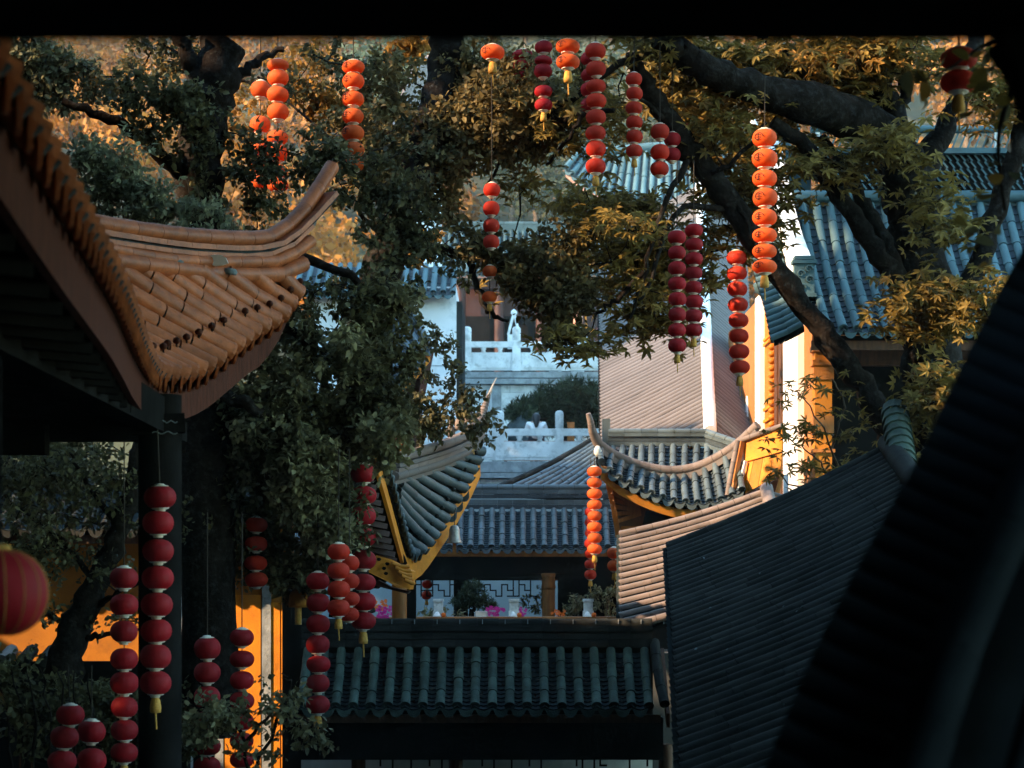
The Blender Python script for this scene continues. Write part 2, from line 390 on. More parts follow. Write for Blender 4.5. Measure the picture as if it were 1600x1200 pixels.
MB().ribbon([p + Vector((.16, .0, -.5)) for p in vs_], [Vector((p.x + .16, p.y, -5.3)) for p in vs_], (.1, .0, 0)).build('gable_wall', M['wood_dark'], t)

# ------------------------------------------------------------------ left pavilion with glazed orange tiles
t = thing('orange_roofed_pavilion', 'dark open pavilion at left with an upturned corner of glazed orange barrel tiles', 'pavilion', (-3.4, 18.5, -5.3))
SL = Vector((-1.9, -1.35, 1.05))
Ek = [Vector(v) for v in ((-2.05, 6.9, 2.22), (-2.14, 8.06, 2.10), (-2.30, 10, 1.95), (-2.58, 12.5, 1.9), (-2.82, 14.2, 1.9), (-3.08, 16, 1.89), (-3.32, 18, 1.90))]
Tk = [e + SL * 1.05 for e in Ek]
for e, tt in (((292, 588, 19.0), None), ((330, 574, 19.7), None), ((368, 545, 20.3), (150, 408, 19.15)), ((400, 520, 20.9), (251, 420, 20.0)), ((439, 495, 21.5), (351, 436, 20.8)), ((464, 459, 22.0), (436, 432, 21.75))):
    e = P(*e); Ek.append(e); Tk.append(P(*tt) if tt else e + SL)
Tk = [b + (b - a) * (.17 if a.y > 20 else 0) for a, b in zip(Ek, Tk)]
Ee, Te = even(Ek, Tk, .265)
nE = len(Ee) - 1
pt = tiled(t, Ee, Te, .108, 3, M['tile_orange'], M['mortar_dark'], .04, 10, gap=.055, stag=.12, jit=.0015, tp=.97, ntf=lambda i: 2 if Ee[i].y < 17.8 else (1 if i > nE - 1 else max(1, round((Ee[i] - Te[i]).length / .44))), npan=5, drips=True)
nail = MB().tube([(0, 0, 0), (0, 0, .055)], .011, 6).mesh('nail_stem', M['wood_dark'])
nailh = MB().lathe((0, 0, .05), [(.012, 0), (.034, .012), (.040, .035), (.032, .056), (.010, .07)], 8).mesh('tile_nail', M['fascia_red'])
for i in range(nE + 1):
    if Ee[i].y > 17.5 and i != nE - 6:
        v = .86 if Ee[i].y > 19 else .88
        p = pt(i, v, .10); o = inst('tile_nail', nailh, Matrix.Translation(p), t)
        s = bpy.data.objects.new('nail_stem', nail); col.objects.link(s); s.parent = o
off = Vector((-.06, -.01, -.10))
fb_top = [e + off for e in Ee]; k_ = len(fb_top)
fb_bot = [p + Vector((0, 0, -.33 if i < k_ - 4 else -.33 + .06 * (i - k_ + 5))) for i, p in enumerate(fb_top)]
MB().ribbon(fb_top, fb_bot, (-.05, -.03, 0)).build('fascia_board', M['fascia_red'], t)
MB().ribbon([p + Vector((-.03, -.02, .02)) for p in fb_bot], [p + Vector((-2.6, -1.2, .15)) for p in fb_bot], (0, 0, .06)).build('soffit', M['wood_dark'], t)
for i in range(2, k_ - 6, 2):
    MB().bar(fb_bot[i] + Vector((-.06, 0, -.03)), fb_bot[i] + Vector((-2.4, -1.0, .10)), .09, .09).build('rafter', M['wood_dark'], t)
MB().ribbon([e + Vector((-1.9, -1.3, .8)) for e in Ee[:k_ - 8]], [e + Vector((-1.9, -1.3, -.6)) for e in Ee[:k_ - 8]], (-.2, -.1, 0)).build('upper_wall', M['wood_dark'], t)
cp = P(250, 900, 18.6)
def column(parent, x, y, z0, z1, r, m, seg=14):
    MB().tube([(x, y, z0 + .25), (x, y, z1)], r, seg).build('column', m, parent)
    MB().lathe((x, y, z0), [(r * 1.5, 0), (r * 1.6, .12), (r * 1.25, .25)], 14).build('column_base', M['stone_grey'], parent)
column(t, cp.x, cp.y, -5.3, 1.75, .21, M['wood_dark']); column(t, -2.6 - .4, 9.5, -5.3, 1.9, .21, M['wood_dark']); column(t, -7.5, 19.5, -5.3, 1.9, .21, M['wood_dark'])
MB().box((-8.5, 19.2, 1.36), (-3.3, 19.5, 1.78)).build('tie_beam', M['wood_dark'], t)
MB().box((-8.5, 18.9, 1.2), (-4.6, 19.1, 1.50)).build('tie_beam', M['wood_dark'], t)
MB().bar((-3.05, 9.5, 1.5), (-3.45, 18.6, 1.55), .22, .34).build('eave_beam', M['wood_dark'], t)
# corner bracket with a pale scroll edge
c0 = P(245, 668, 18.4)
MB().bar(c0 + Vector((-.25, 0, .02)), c0 + Vector((.25, .1, .05)), .2, .18).build('corner_bracket', M['wood_dark'], t)
for dz, n_ in ((.045, 3), (-.06, 2)):
    q = [c0 + Vector((-.02 + .24 * k / 12, -.13, dz + .012 * math.sin(k * math.pi * n_ / 6))) for k in range(13)]
    MB().tube(q, .006, 5).build('scroll_trim', M['stone_grey'], t)
# hip ridge: top tube, flat courses, lower tube, plaster body
def L3(l): return [P(*q) for q in l]
h1 = L3([(128, 343, 18.9), (172, 352, 19.3), (273, 366, 20.2), (337, 371, 20.8), (395, 373, 21.4), (432, 366, 21.8), (473, 330, 22.2), (500, 290, 22.5), (519, 260, 22.7)])
h2 = L3([(130, 361, 18.85), (172, 369, 19.25), (273, 384, 20.15), (337, 389, 20.75), (395, 390, 21.3), (441, 379, 21.75), (480, 345, 22.15), (518, 304, 22.5)])
h3 = L3([(130, 380, 18.8), (172, 388, 19.2), (240, 402, 19.8), (319, 409, 20.5), (395, 409, 21.2), (441, 405, 21.7), (486, 376, 22.1)])
h4 = L3([(130, 398, 18.8), (172, 406, 19.2), (247, 416, 19.85), (337, 427, 20.7), (400, 429, 21.3), (437, 428, 21.7), (474, 412, 22.05)])
ridge_tiles(t, h1, .088, M['tile_orange'], 12, .40)
layer(t, h2, .20, .055, M['tile_orange'], 'ridge_course', 0.01, .40)
layer(t, h2, .16, .03, M['mortar_dark'], 'mortar_course', -.045, .8)
layer(t, [p + Vector((0, 0, -.07)) for p in h2[:-1]], .19, .045, M['tile_orange'], 'ridge_course', 0, .42)
ridge_tiles(t, h3, .075, M['tile_orange'], 10, .34)
ridge_tiles(t, h4, .095, M['tile_orange'], 10, .46)
hb = catmull(h1[:-2], 24); hc = catmull(h4[:-1], 24)
MB().ribbon([p + Vector((0, .05, -.05)) for p in hb], [p + Vector((0, .06, -.1)) for p in hc], (-.06, .10, 0)).build('ridge_body', M['mortar'], t)
pp = P(340, 410, 20.62)
mb = MB(); ring = []
for k in range(11):
    a = 2 * math.pi * k / 11; ring.append(pp + Vector((.135 * math.cos(a) * R_.uniform(.8, 1.15), -.10, .058 * math.sin(a) * R_.uniform(.75, 1.2))))
mb.prism(ring, (.0, .04, 0)); mb.build('plaster_patch', M['white'], t)
for i in (nE - 2, nE - 4, nE - 6):     # dabs of mortar where rows meet the ridge
    p = pt(i, .02, .06); MB().lathe(p + Vector((0, -.02, -.06)), [(.085, .02), (.10, .05), (.08, .085), (.03, .095)], 10).build('mortar_dab', M['mortar'], t)

# ------------------------------------------------------------------ gate house at the bottom centre
t = thing('gate_house', 'low gate house with mossy green barrel tiles and a lattice under its dark eave', 'gate house', (.6, 28, -5.3))
xs0, xs1 = P(470, 1105, 27).x, P(1014, 1105, 27).x
NN = 20
Eg = [Vector((xs0 + (xs1 - xs0) * i / NN, 27, -1.84)) for i in range(NN + 1)]
Tg = [Vector((e.x, 27.95, -1.08)) for e in Eg]
ptg = tiled(t, Eg, Tg, .070, 4, M['tile_green'], M['pan_dark'], .05, 8, npan=13)
x0, x1 = xs0 - .1, xs1 + .12
layer(t, [(x0, 28.05, -.98), (x1, 28.05, -.98)], .26, .10, M['tile_dark'], 'ridge_course', 0, .33)
layer(t, [(x0, 28.05, -.87), (x1, 28.05, -.87)], .20, .09, M['tile_dark'], 'ridge_course', 0, .33)
layer(t, [(x0, 28.05, -.765), (x1, 28.05, -.765)], .24, .08, M['tile_dark'], 'ridge_course', 0, .33)
MB().box((x0, 28.0, -1.05), (x1, 28.1, -.66)).build('ridge_body', M['tile_dark'], t)
ridge_tiles(t, [(x0, 28.05, -.70), (x1, 28.05, -.70)], .085, M['tile_dark'], 10, .33)
for i in range(0, 17):
    MB().box((x0 + .33 * i - .006, 27.955, -.70), (x0 + .33 * i + .006, 27.985, -.635)).build('mortar_joint', M['stone_grey'], t)
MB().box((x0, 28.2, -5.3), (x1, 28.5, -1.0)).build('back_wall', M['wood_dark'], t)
MB().box((x0 - .1, 27.06, -2.07), (x1 + .05, 27.10, -1.955)).build('fascia_board', M['wood_brown'], t)
MB().box((x0 - .1, 27.25, -2.61), (x1 + .1, 27.45, -2.02)).build('beam', M['wood_dark'], t)
ridge_tiles(t, [Vector((x1 + .03, 28.0, -.95)), Vector((x1 + .05, 27.4, -1.45)), Vector((x1 + .10, 26.96, -1.80))], .075, M['tile_dark'], 8, .33, 'verge_tile')
MB().ribbon([(x1 + .12, 28.0, -1.05), (x1 + .12, 26.96, -1.93)], [(x1 + .12, 28.0, -1.35), (x1 + .12, 26.96, -2.13)], (.05, 0, 0)).build('barge_board', M['wood_brown'], t)
for px in (560, 712, 1040): column(t, P(px, 0, 27.4).x, 27.4, -5.3, -2.4, .10, M['wood_brown'], 10)
MB().box((x0, 27.95, -5.3), (x1, 28.0, -2.5)).build('wall_panel', M['white_old'], t)
def lattice(parent, x0, x1, z0, z1, y, cell, bw, m, name='lattice_frieze'):
    mb = MB(); R = random.Random(3); nx_ = max(2, round((x1 - x0) / cell)); nz_ = max(2, round((z1 - z0) / cell)); cx = (x1 - x0) / nx_; cz = (z1 - z0) / nz_
    def h(i0, i1, j): mb.box((x0 + i0 * cx - bw / 2, y, z0 + j * cz - bw / 2), (x0 + i1 * cx + bw / 2, y + bw, z0 + j * cz + bw / 2))
    def v(i, j0, j1): mb.box((x0 + i * cx - bw / 2, y + .002, z0 + j0 * cz - bw / 2), (x0 + i * cx + bw / 2, y + bw - .002, z0 + j1 * cz + bw / 2))
    for j in (nz_,): h(0, nx_, j)
    for i in range(0, nx_):
        j = (i * 2) % nz_; h(i, i + 1, j); v(i, min(j, (i * 2 - 2) % nz_), max(j, (i * 2 - 2) % nz_))
        j2 = (i + 1) % nz_
        if R.random() < .6: h(i, i + 1, j2)
        if R.random() < .4: v(i, j2, nz_)
    mb.build(name, m, parent)
for a, b in ((575, 700), (735, 1030)):
    lattice(t, P(a, 0, 27.3).x, P(b, 0, 27.3).x, -2.98, -2.60, 27.3, .085, .026, M['wood_dark'])
mb = MB()
for k in range(240):                                 # dry leaves caught in the tile valleys
    i = R_.randrange(3, NN); v = R_.uniform(.1, .98); p = ptg(i, v).lerp(ptg(i - 1, v), R_.uniform(.3, .7)) + Vector((0, 0, .015))
    a = R_.uniform(0, 6.28); s_ = R_.uniform(.02, .045); d = Vector((math.cos(a), math.sin(a) * .7, -.5 * math.sin(a) + R_.uniform(-.3, .5))) * s_; e = Vector((-d.y, d.x, R_.uniform(-.01, .02))) * .5
    mb.add([p - d, p + e, p + d, p - e], [(0, 1, 2, 3)])
mb.build('leaf_litter', M['leaf_litter'], t, kind='stuff')

# ------------------------------------------------------------------ stair galleries climbing on the right
def gallery(t, E0, E1, R0, R1, step, r, m, mpan, nt_, sag, seg=5, cap=M['tile_dark'], capr=.11, right=True, wall=M['wood_dark'], z0=-5.3, ridge_step=.3, rowname='barrel_tile', npan=None, ntr=1, pans=True, ridge_m=None, rfrac=1.0, gapk=.012):
    E, T = even([E0, E0.lerp(E1, .5), E1], [R0, R0.lerp(R1, .5), R1], step)
    f = tiled(t, E, T, r, nt_, m, mpan, sag, seg, gap=gapk, stag=.8, jit=.0015, tp=.975, rowname=rowname, npan=npan or nt_ * 2, drips=True, pans=pans)
    if right:
        E2 = [Vector((b.x + (b.x - a.x) * rfrac, a.y, b.z + (a.z - b.z) * rfrac * (1.7 if rfrac < 1 else 1))) for a, b in zip(E, T)]
        tiled(t, E2, T, r, ntr, m, mpan, sag, seg, rowname=rowname, pans=False, drips=False)
    ridge_tiles(t, [R0 + Vector((0, 0, .08)), R1 + Vector((0, 0, .08))], capr, ridge_m or cap, 10, ridge_step)
    MB().ribbon([R0 + Vector((-.06, 0, .05)), R1 + Vector((-.06, 0, .05))], [R0 + Vector((-.06, 0, -.15)), R1 + Vector((-.06, 0, -.15))], (.12, 0, 0)).build('ridge_body', cap, t)
    for a, b in ((E0, R0), (E1, R1)):
        pts = [b.lerp(a, k / 6) - Vector((0, 0, sag * math.sin(math.pi * k / 6) * .95 - .03)) for k in range(7)]
        ridge_tiles(t, pts, r * 1.15, m, 8, .3, 'verge_tile')
    a0, a1 = E0 + Vector((.35, 0, -.05)), E1 + Vector((.35, 0, -.05))
    MB().ribbon([a0, a1], [Vector((a0.x, a0.y, z0)), Vector((a1.x, a1.y, z0))], (.15, 0, 0)).build('side_wall', wall, t)
    return f
t = thing('stair_gallery', 'large shade-darkened gallery roof filling the lower right below the big tree', 'gallery', (4, 22, -5.3))
E0, E1 = P(1068, 1260, 17.5), P(1043, 858, 27.0)
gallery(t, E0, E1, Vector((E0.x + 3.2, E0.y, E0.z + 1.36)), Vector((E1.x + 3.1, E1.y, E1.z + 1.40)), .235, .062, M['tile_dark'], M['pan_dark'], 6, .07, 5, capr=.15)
MB().ribbon([E0 + Vector((.02, 0, -.10)), E1 + Vector((.02, 0, -.10))], [E0 + Vector((.02, 0, -.42)), E1 + Vector((.02, 0, -.42))], (.06, 0, 0)).build('fascia_board', M['wood_dark'], t)
g0, g1 = P(1397, 640, 27.1), P(1424, 800, 25.2)
ga, _ = even([g0, g0.lerp(g1, .5) + Vector((0, 0, -.03)), g1], [g0, g0, g1], .17)
for i in range(len(ga) - 1):
    d = ga[i + 1] - ga[i]; MB().tube([ga[i] - d * .15, ga[i + 1] - d * .05, ga[i + 1]], [.17, .20, .205], 12, True).build('ridge_tile', M['tile_green'], t)
MB().ribbon([p + Vector((-.1, 0, -.08)) for p in ga], [p + Vector((-.16, 0, -.75)) for p in ga], (.25, 0, 0)).build('ridge_body', M['tile_dark'], t)
mb = MB()
for k in range(26):
    v = R_.uniform(.1, .95); e = E0.lerp(E1, R_.uniform(.1, .95)); p = (e + Vector((3.15, 0, 1.38))).lerp(e, v) + Vector((0, -.01, .075 - .07 * math.sin(math.pi * v)))
    a = R_.uniform(0, 6.28); s_ = R_.uniform(.010, .022); d = Vector((math.cos(a), math.sin(a), .45 * math.cos(a))) * s_; e2 = Vector((-d.y, d.x, .02)) * .6
    mb.add([p - d, p + e2, p + d, p - e2], [(0, 1, 2, 3)])
mb.build('leaf_litter', M['mortar'], t, kind='stuff')

t = thing('stair_gallery', 'small sunlit gallery roof of pale rows beside the dark gallery and the white pillar', 'gallery', (2.5, 30.5, -5.3))
E0, E1 = P(968, 985, 28.7), P(968, 838, 32.0)
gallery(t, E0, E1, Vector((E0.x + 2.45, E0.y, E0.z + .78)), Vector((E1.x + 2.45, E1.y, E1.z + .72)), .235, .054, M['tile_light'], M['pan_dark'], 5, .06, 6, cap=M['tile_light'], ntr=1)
MB().ribbon([E0 + Vector((.0, 0, -.02)), E1 + Vector((.0, 0, -.02))], [E0 + Vector((.0, 0, -.16)), E1 + Vector((.0, 0, -.16))], (.05, 0, 0)).build('fascia_board', M['white_old'], t)

t = thing('stair_gallery', 'tall grey gallery roof climbing behind the lantern pair with one sunlit lower slope', 'gallery', (3.5, 50, -5.3))
E0, E1 = P(940, 765, 41.0), P(936, 375, 62.0)
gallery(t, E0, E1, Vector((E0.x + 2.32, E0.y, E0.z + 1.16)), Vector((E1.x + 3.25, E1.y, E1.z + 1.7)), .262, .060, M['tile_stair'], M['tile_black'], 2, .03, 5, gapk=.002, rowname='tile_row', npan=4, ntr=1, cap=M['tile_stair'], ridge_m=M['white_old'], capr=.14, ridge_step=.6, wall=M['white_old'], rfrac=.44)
MB().ribbon([E0 + Vector((-.02, 0, -.03)), E1 + Vector((-.02, 0, -.03))], [E0 + Vector((-.02, 0, -.25)), E1 + Vector((-.02, 0, -.25))], (.05, 0, 0)).build('fascia_board', M['white_old'], t)

# ------------------------------------------------------------------ central hall with the blue roof
t = thing('central_hall', 'open hall in the middle with a blue-grey tiled roof, orange eave board and brown columns', 'hall', (0, 40, -1.35))
x0, x1 = P(636, 0, 39.5).x, P(966, 0, 39.5).x; NN = 20
Eg = [Vector((x0 + (x1 - x0) * i / NN, 39.5, .585)) for i in range(NN + 1)]
Tg = [Vector((e.x, 40.5, 1.40)) for e in Eg]
tiled(t, Eg, Tg, .066, 6, M['tile_blue'], M['pan_blue'], .06, 8, npan=17)
for z, wd, h in ((1.46, .26, .08), (1.56, .18, .10), (1.68, .22, .07), (1.78, .16, .09)):
    layer(t, [(x0 - .1, 40.6, z), (x1 + .1, 40.6, z)], wd, h, M['tile_blue'] if wd < .2 else M['pan_blue'], 'ridge_course', 0, .33)
ridge_tiles(t, [(x0 - .1, 40.6, 1.87), (x1 + .1, 40.6, 1.87)], .07, M['tile_blue'], 10, .33)
MB().box((x0 - .1, 39.54, .40), (x1 + .1, 39.59, .51)).build('fascia_board', M['wood_orange'], t)
MB().box((x0 - .1, 39.75, .05), (x1 + .1, 40.0, .395)).build('beam', M['wood_dark'], t)
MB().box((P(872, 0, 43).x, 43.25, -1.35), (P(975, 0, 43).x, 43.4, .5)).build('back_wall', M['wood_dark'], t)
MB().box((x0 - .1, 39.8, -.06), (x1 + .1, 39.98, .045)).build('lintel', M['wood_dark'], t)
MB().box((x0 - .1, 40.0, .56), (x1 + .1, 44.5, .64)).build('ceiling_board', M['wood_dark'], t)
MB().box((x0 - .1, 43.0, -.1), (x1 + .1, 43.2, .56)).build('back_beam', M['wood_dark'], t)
for px, r in ((857, .135), (628, .15)):
    c = P(px, 0, 39.85)
    MB().tube([(c.x, 39.85, -1.35), (c.x, 39.85, .05)], r, 14).build('column', M['wood_orange'] if px < 700 else M['wood_umber'], t)
    if px == 857:
        MB().lathe((c.x, 39.85, -.28), [(r * 1.02, 0), (r * 1.12, .05), (r * 1.02, .12), (r * 1.08, .24), (r * 1.3, .34)], 12).build('capital', M['wood_umber'], t)
        for s_ in (-1, 1): MB().prism([(c.x + s_ * .15, 39.82, -.10), (c.x + s_ * .36, 39.82, .05), (c.x + s_ * .15, 39.82, .05)] if s_ > 0 else [(c.x - .15, 39.82, .05), (c.x - .36, 39.82, .05), (c.x - .15, 39.82, -.10)], (0, .06, 0)).build('bracket', M['wood_brown'], t)
for px in (990, 720): column(t, P(px, 0, 42.8).x, 42.8, -1.35, .5, .16, M['wood_dark'], 10)
lattice(t, P(640, 0, 39.9).x, P(838, 0, 39.9).x, -.42, -.06, 39.9, .12, .028, M['wood_dark'])
lattice(t, P(876, 0, 39.9).x, P(968, 0, 39.9).x, -.36, -.06, 39.9, .12, .028, M['wood_dark'])
# hip slope of the roof behind it
E = [P(770, 768, 41.3), P(845, 772, 41.2), P(945, 778, 41.1)]; T = [P(926, 690, 44.8), P(965, 690, 44.6), P(1010, 692, 44.4)]
Ea, Ta = even(E, T, .20)
tiled(t, Ea, Ta, .055, 8, M['tile_blue'], M['pan_blue'], .07, 5, pans=True, npan=14, drips=False, rowname='barrel_tile')
ridge_tiles(t, [Ea[0].lerp(Ta[0], v) - Vector((0, 0, .07 * math.sin(math.pi * v) - .05)) for v in (0, .25, .5, .75, 1)], .07, M['tile_dark'], 8, .4, 'verge_tile')

# pale courtyard wall seen through the hall
tt = thing('courtyard_wall', 'pale blue-white plaster wall seen through the open central hall', 'wall', (0, 50, -1.35))
MB().box((-7, 50, -1.35), (7, 50.3, 2.2)).build('wall', M['wall_teal'], tt)
MB().box((-7.1, 49.9, 2.2), (7.1, 50.4, 2.4)).build('coping', M['tile_blue'], tt)

# ------------------------------------------------------------------ right pavilion with the sagging ridge
t = thing('small_pavilion', 'small pavilion right of centre with a sagging tile ridge, upturned tip and orange eave', 'pavilion', (3, 35.5, -1.35))
T = [P(958, 700, 36.9), P(1030, 697, 36.9), P(1104, 697, 36.9), P(1140, 705, 36.4)]; E = [P(950, 742, 35.6), P(1030, 750, 35.6), P(1100, 748, 35.6), P(1150, 735, 35.4)]
Ea, Ta = even(E, T, .205)
tiled(t, Ea, Ta, .062, 4, M['tile_blue'], M['pan_blue'], .05, 7, npan=10, drips=False)
for k, (dz, wd, h, m) in enumerate(((.03, .26, .07, 'tile_blue'), (.12, .16, .09, 'pan_blue'), (.21, .22, .06, 'tile_blue'))):
    layer(t, [P(950, 697, 37.0), P(1104, 697, 37.0)], wd, h, M[m], 'ridge_course', dz, .3)
    layer(t, [P(1105, 697, 37.0), P(1152, 713, 36.2)], wd, h, M[m], 'ridge_course', dz, .3)
ridge_tiles(t, [P(950, 675, 37.0), P(1104, 675, 37.0)], .065, M['tile_blue'], 8, .3)
ridge_tiles(t, [P(1104, 675, 37.0), P(1152, 692, 36.2)], .065, M['tile_blue'], 8, .3)
MB().box(P(941, 702, 37.1) - Vector((0, .12, 0)), P(953, 655, 37.1) + Vector((0, .1, 0))).build('ridge_end', M['tile_blue'], t)
band = L3([(934, 692, 34.5), (943, 699, 34.65), (952, 706, 34.8), (980, 720, 35.05), (1017, 731, 35.2), (1055, 735, 35.25), (1092, 728, 35.2), (1125, 712, 35.0), (1152, 694, 34.85), (1184, 664, 34.6)])
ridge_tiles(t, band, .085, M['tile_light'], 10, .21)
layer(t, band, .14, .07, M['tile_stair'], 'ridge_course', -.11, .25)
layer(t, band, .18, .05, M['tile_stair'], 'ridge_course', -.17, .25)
tip = catmull(L3([(919, 646, 34.2), (923, 660, 34.25), (926, 675, 34.35), (934, 692, 34.5)]), 9)
for i in range(8): MB().tube([tip[i], tip[i + 1]], [.045 + .006 * i, .05 + .006 * i], 8).build('ridge_tip', M['tile_light'], t)
MB().lathe(P(934, 714, 34.4), [(.02, 0), (.06, .05), (.07, .12), (.03, .2)], 8).build('eave_ornament', M['stone'], t)
skE = [(939, 722, 34.2), (955, 738, 34.25), (976, 752, 34.25), (1014, 770, 34.3), (1056, 783, 34.35), (1098, 786, 34.35), (1136, 778, 34.25), (1160, 765, 34.1)]
skT = [(938, 702, 34.55), (958, 714, 34.8), (980, 727, 35.0), (1017, 740, 35.2), (1055, 744, 35.25), (1092, 737, 35.2), (1125, 721, 35.0), (1150, 704, 34.8)]
Ea, Ta = even(L3(skE), L3(skT), .212)
tiled(t, Ea, Ta, .066, 3, M['tile_blue'], M['pan_blue'], .03, 8, npan=8)
fa = [e + Vector((0, .05, -.13)) for e in Ea]
MB().ribbon(fa, [p + Vector((0, .02, -.16)) for p in fa], (0, .05, 0)).build('fascia_board', M['yellow_deep'], t)
MB().ribbon([p + Vector((0, .05, -.02)) for p in fa], [p + Vector((.35, 1.4, .10)) for p in fa], (0, 0, .04)).build('soffit', M['wood_orange'], t)
# the corner's other eave, running back, with fanned rafters between
cA = P(940, 728, 34.2); cB = P(962, 838, 34.9)
e2 = catmull([cA, P(946, 755, 34.35), P(955, 795, 34.6), cB], 12)
MB().ribbon(e2, [p + Vector((.10, .02, -.02)) for p in e2], (.0, .12, .02)).build('fascia_board', M['wood_orange'], t, label='orange eave board on the side face of the corner')
piv = P(1010, 800, 35.6)
for k in range(1, 8):
    a = e2[k + 2]; MB().bar(a + Vector((.06, .03, 0)), a.lerp(piv, .8), .06, .07).build('rafter', M['wood_orange'], t)
MB().prism([e2[2] + Vector((.08, .12, 0)), e2[11] + Vector((.08, .12, 0)), P(1015, 845, 35.8), P(1030, 790, 35.8)], (0, .05, 0)).build('soffit', M['wood_brown'], t)
MB().box((P(962, 0, 35).x, 35.0, (HY - 838) * 35 / F - .02), (P(1060, 0, 35).x, 35.2, (HY - 822) * 35 / F)).build('beam', M['wood_orange'], t)
MB().box((P(966, 0, 35.6).x, 35.5, -1.35), (P(1150, 0, 35.6).x, 35.9, 1.2)).build('wall', M['wood_dark'], t)
MB().box((P(1000, 0, 36.2).x, 36.1, .8), (P(1150, 0, 36.2).x, 36.9, 2.0)).build('roof_core', M['wood_dark'], t)

# yellow gable boards between the pavilion and the hall
t = thing('gable_roof', 'bright yellow boarded gable end leaning against the white pillar beside the pavilion tip', 'gable', (4.1, 34, 1.5))
a, b, c, d = P(1161, 691, 34.5), P(1222, 668, 33.9), P(1222, 705, 33.85), P(1163, 722, 34.42)
MB().prism([d, c, b, a], (.03, .06, 0)).build('barge_board', M['yellow'], t)
ridge_tiles(t, [a + Vector((-.05, 0, .03)), b + Vector((0, 0, .03))], .05, M['tile_light'], 8, .25)
e, f, g, h = P(1163, 722, 34.46), P(1222, 706, 33.9), P(1219, 742, 33.9), P(1150, 778, 34.4)
for k in range(4):
    u0, u1 = k / 4 + .008, (k + 1) / 4 - .004
    MB().prism([h.lerp(g, u0), h.lerp(g, u1), e.lerp(f, u1), e.lerp(f, u0)], (.02, .05, .0)).build('board', M['yellow_deep'] if k % 2 else M['yellow'], t)
vg = [P(1159, 690, 34.45), P(1153, 720, 34.4), P(1147, 750, 34.35), P(1143, 776, 34.3)]
layer(t, vg, .08, .09, M['wood_orange'], 'edge_strip', 0, .25)
ridge_tiles(t, [p + Vector((-.07, 0, .02)) for p in vg], .05, M['tile_light'], 8, .22, 'verge_tile')
layer(t, [P(1165, 720, 34.36), P(1158, 750, 34.32), P(1152, 776, 34.3)], .04, .05, M['white'], 'edge_strip', 0, .6)
MB().bar(P(1222, 742, 33.8), P(1206, 800, 33.8), .07, .07).build('strut', M['wood_orange'], t)
MB().prism([P(1152, 790, 34.6), P(1215, 790, 34.3), P(1215, 748, 34.3), P(1158, 778, 34.6)], (0, .3, 0)).build('gable_infill', M['wood_brown'], t)

# ------------------------------------------------------------------ right hall
t = thing('great_hall', 'tall hall at right with blue tiled roof and sunlit orange and white gable wall', 'hall', (7, 38, -1.35))
XW = 5.42
ZE0 = (HY - 515) * 32.4 / F
def yw(px): return XW * F / (px - 800)
def wallbox(name, pa, pb, proud, m, z0=-1.35, z1=6.1, depth=.12):
    z1 = min(z1, ZE0 + (min(yw(pb), 35.2) - 32.4) * .90 - .25)
    MB().box((XW - proud, yw(pb), z0), (XW + depth, yw(pa) - .003, z1)).build(name, m, t)
wallbox('gable_wall', 1138, 1184, 0, M['ochre_wall'])
wallbox('pilaster', 1184, 1191, .06, M['white'])
wallbox('wall_panel', 1191, 1208, -.05, M['yellow_deep'])
for zz in (5.05, 4.95, 3.55, 3.3): MB().box((XW + .0, yw(1207), zz), (XW + .2, yw(1192), zz + .06)).build('moulding', M['yellow'], t)
for k in range(26):
    z = 1.9 + k * .145
    MB().lathe((XW - .06, yw(1210.5), z), [(.03, 0), (.075, .04), (.085, .08), (.03, .13)], 7).build('carved_knob', M['yellow_deep'], t)
for k, (pa, m) in enumerate(((1209, 'yellow_deep'), (1213.5, 'wood_brown'), (1217.5, 'ochre_wall'), (1221, 'wood_brown'), (1225, 'white'), (1228.5, 'wood_orange'), (1231.5, 'white'))):
    pb = (1213.5, 1217.5, 1221, 1225, 1228.5, 1231.5, 1235)[k]; wallbox('wall_strip', pa, pb, (.0, .05, .0, .06, .02, .05, .08)[k], M[m])
wallbox('pillar', 1235, 1258, .14, M['white'])
wallbox('corner_pier', 1258, 1271, .02, M['ochre_wall'])
yc = yw(1271)
MB().box((XW - .02, yc - .32, -1.35), (XW + .28, yc - .004, 4.15)).build('corner_pier', M['yellow_deep'], t)
for zz, h, o in ((4.0, .10, .05), (3.75, .10, .05), (3.5, .22, .03), (2.55, .30, .03), (2.2, .06, .05)):
    MB().box((XW - .02 - o, yc - .32 - o, zz), (XW + .28 + o, yc - .02, zz + h)).build('moulding', M['wood_orange'], t)
q = [Vector((XW - .03, yw(1168) + .16 * math.sin(k * math.pi / 8) * (1 - .3 * math.cos(k * math.pi / 8)), 3.62 + .52 * math.cos(k * math.pi / 8))) for k in range(16)]
MB().prism(q, (.04, 0, 0)).build('leaf_window', M['white_old'], t)
MB().box((XW + .28, yc + .2, -1.35), (10.5, yc + .5, 4.35)).build('front_wall', M['wood_dark'], t)
MB().box((XW + .28, yc - .3, 3.75), (10.5, yc - .1, 4.10)).build('eave_beam', M['wood_brown'], t)
YE, ZE, YT, ZT = 32.4, (HY - 515) * 32.4 / F, 35.3, (HY - 318) * 35.3 / F
XL, XR = P(1271, 0, YE).x, 10.2
n_ = round((XR - XL) / .25)
E = [Vector((XL + .25 * i, YE, ZE)) for i in range(n_ + 1)]; T = [Vector((e.x, YT, ZT)) for e in E]
tiled(t, E, T, .078, 7, M['tile_blue2'], M['pan_blue'], .22, 8, npan=20, keep=lambda i: i < 19)
MB().box((XL, 32.6, ZE - .32), (XR, 32.66, ZE - .16)).build('fascia_board', M['wood_brown'], t)
zt = ZT
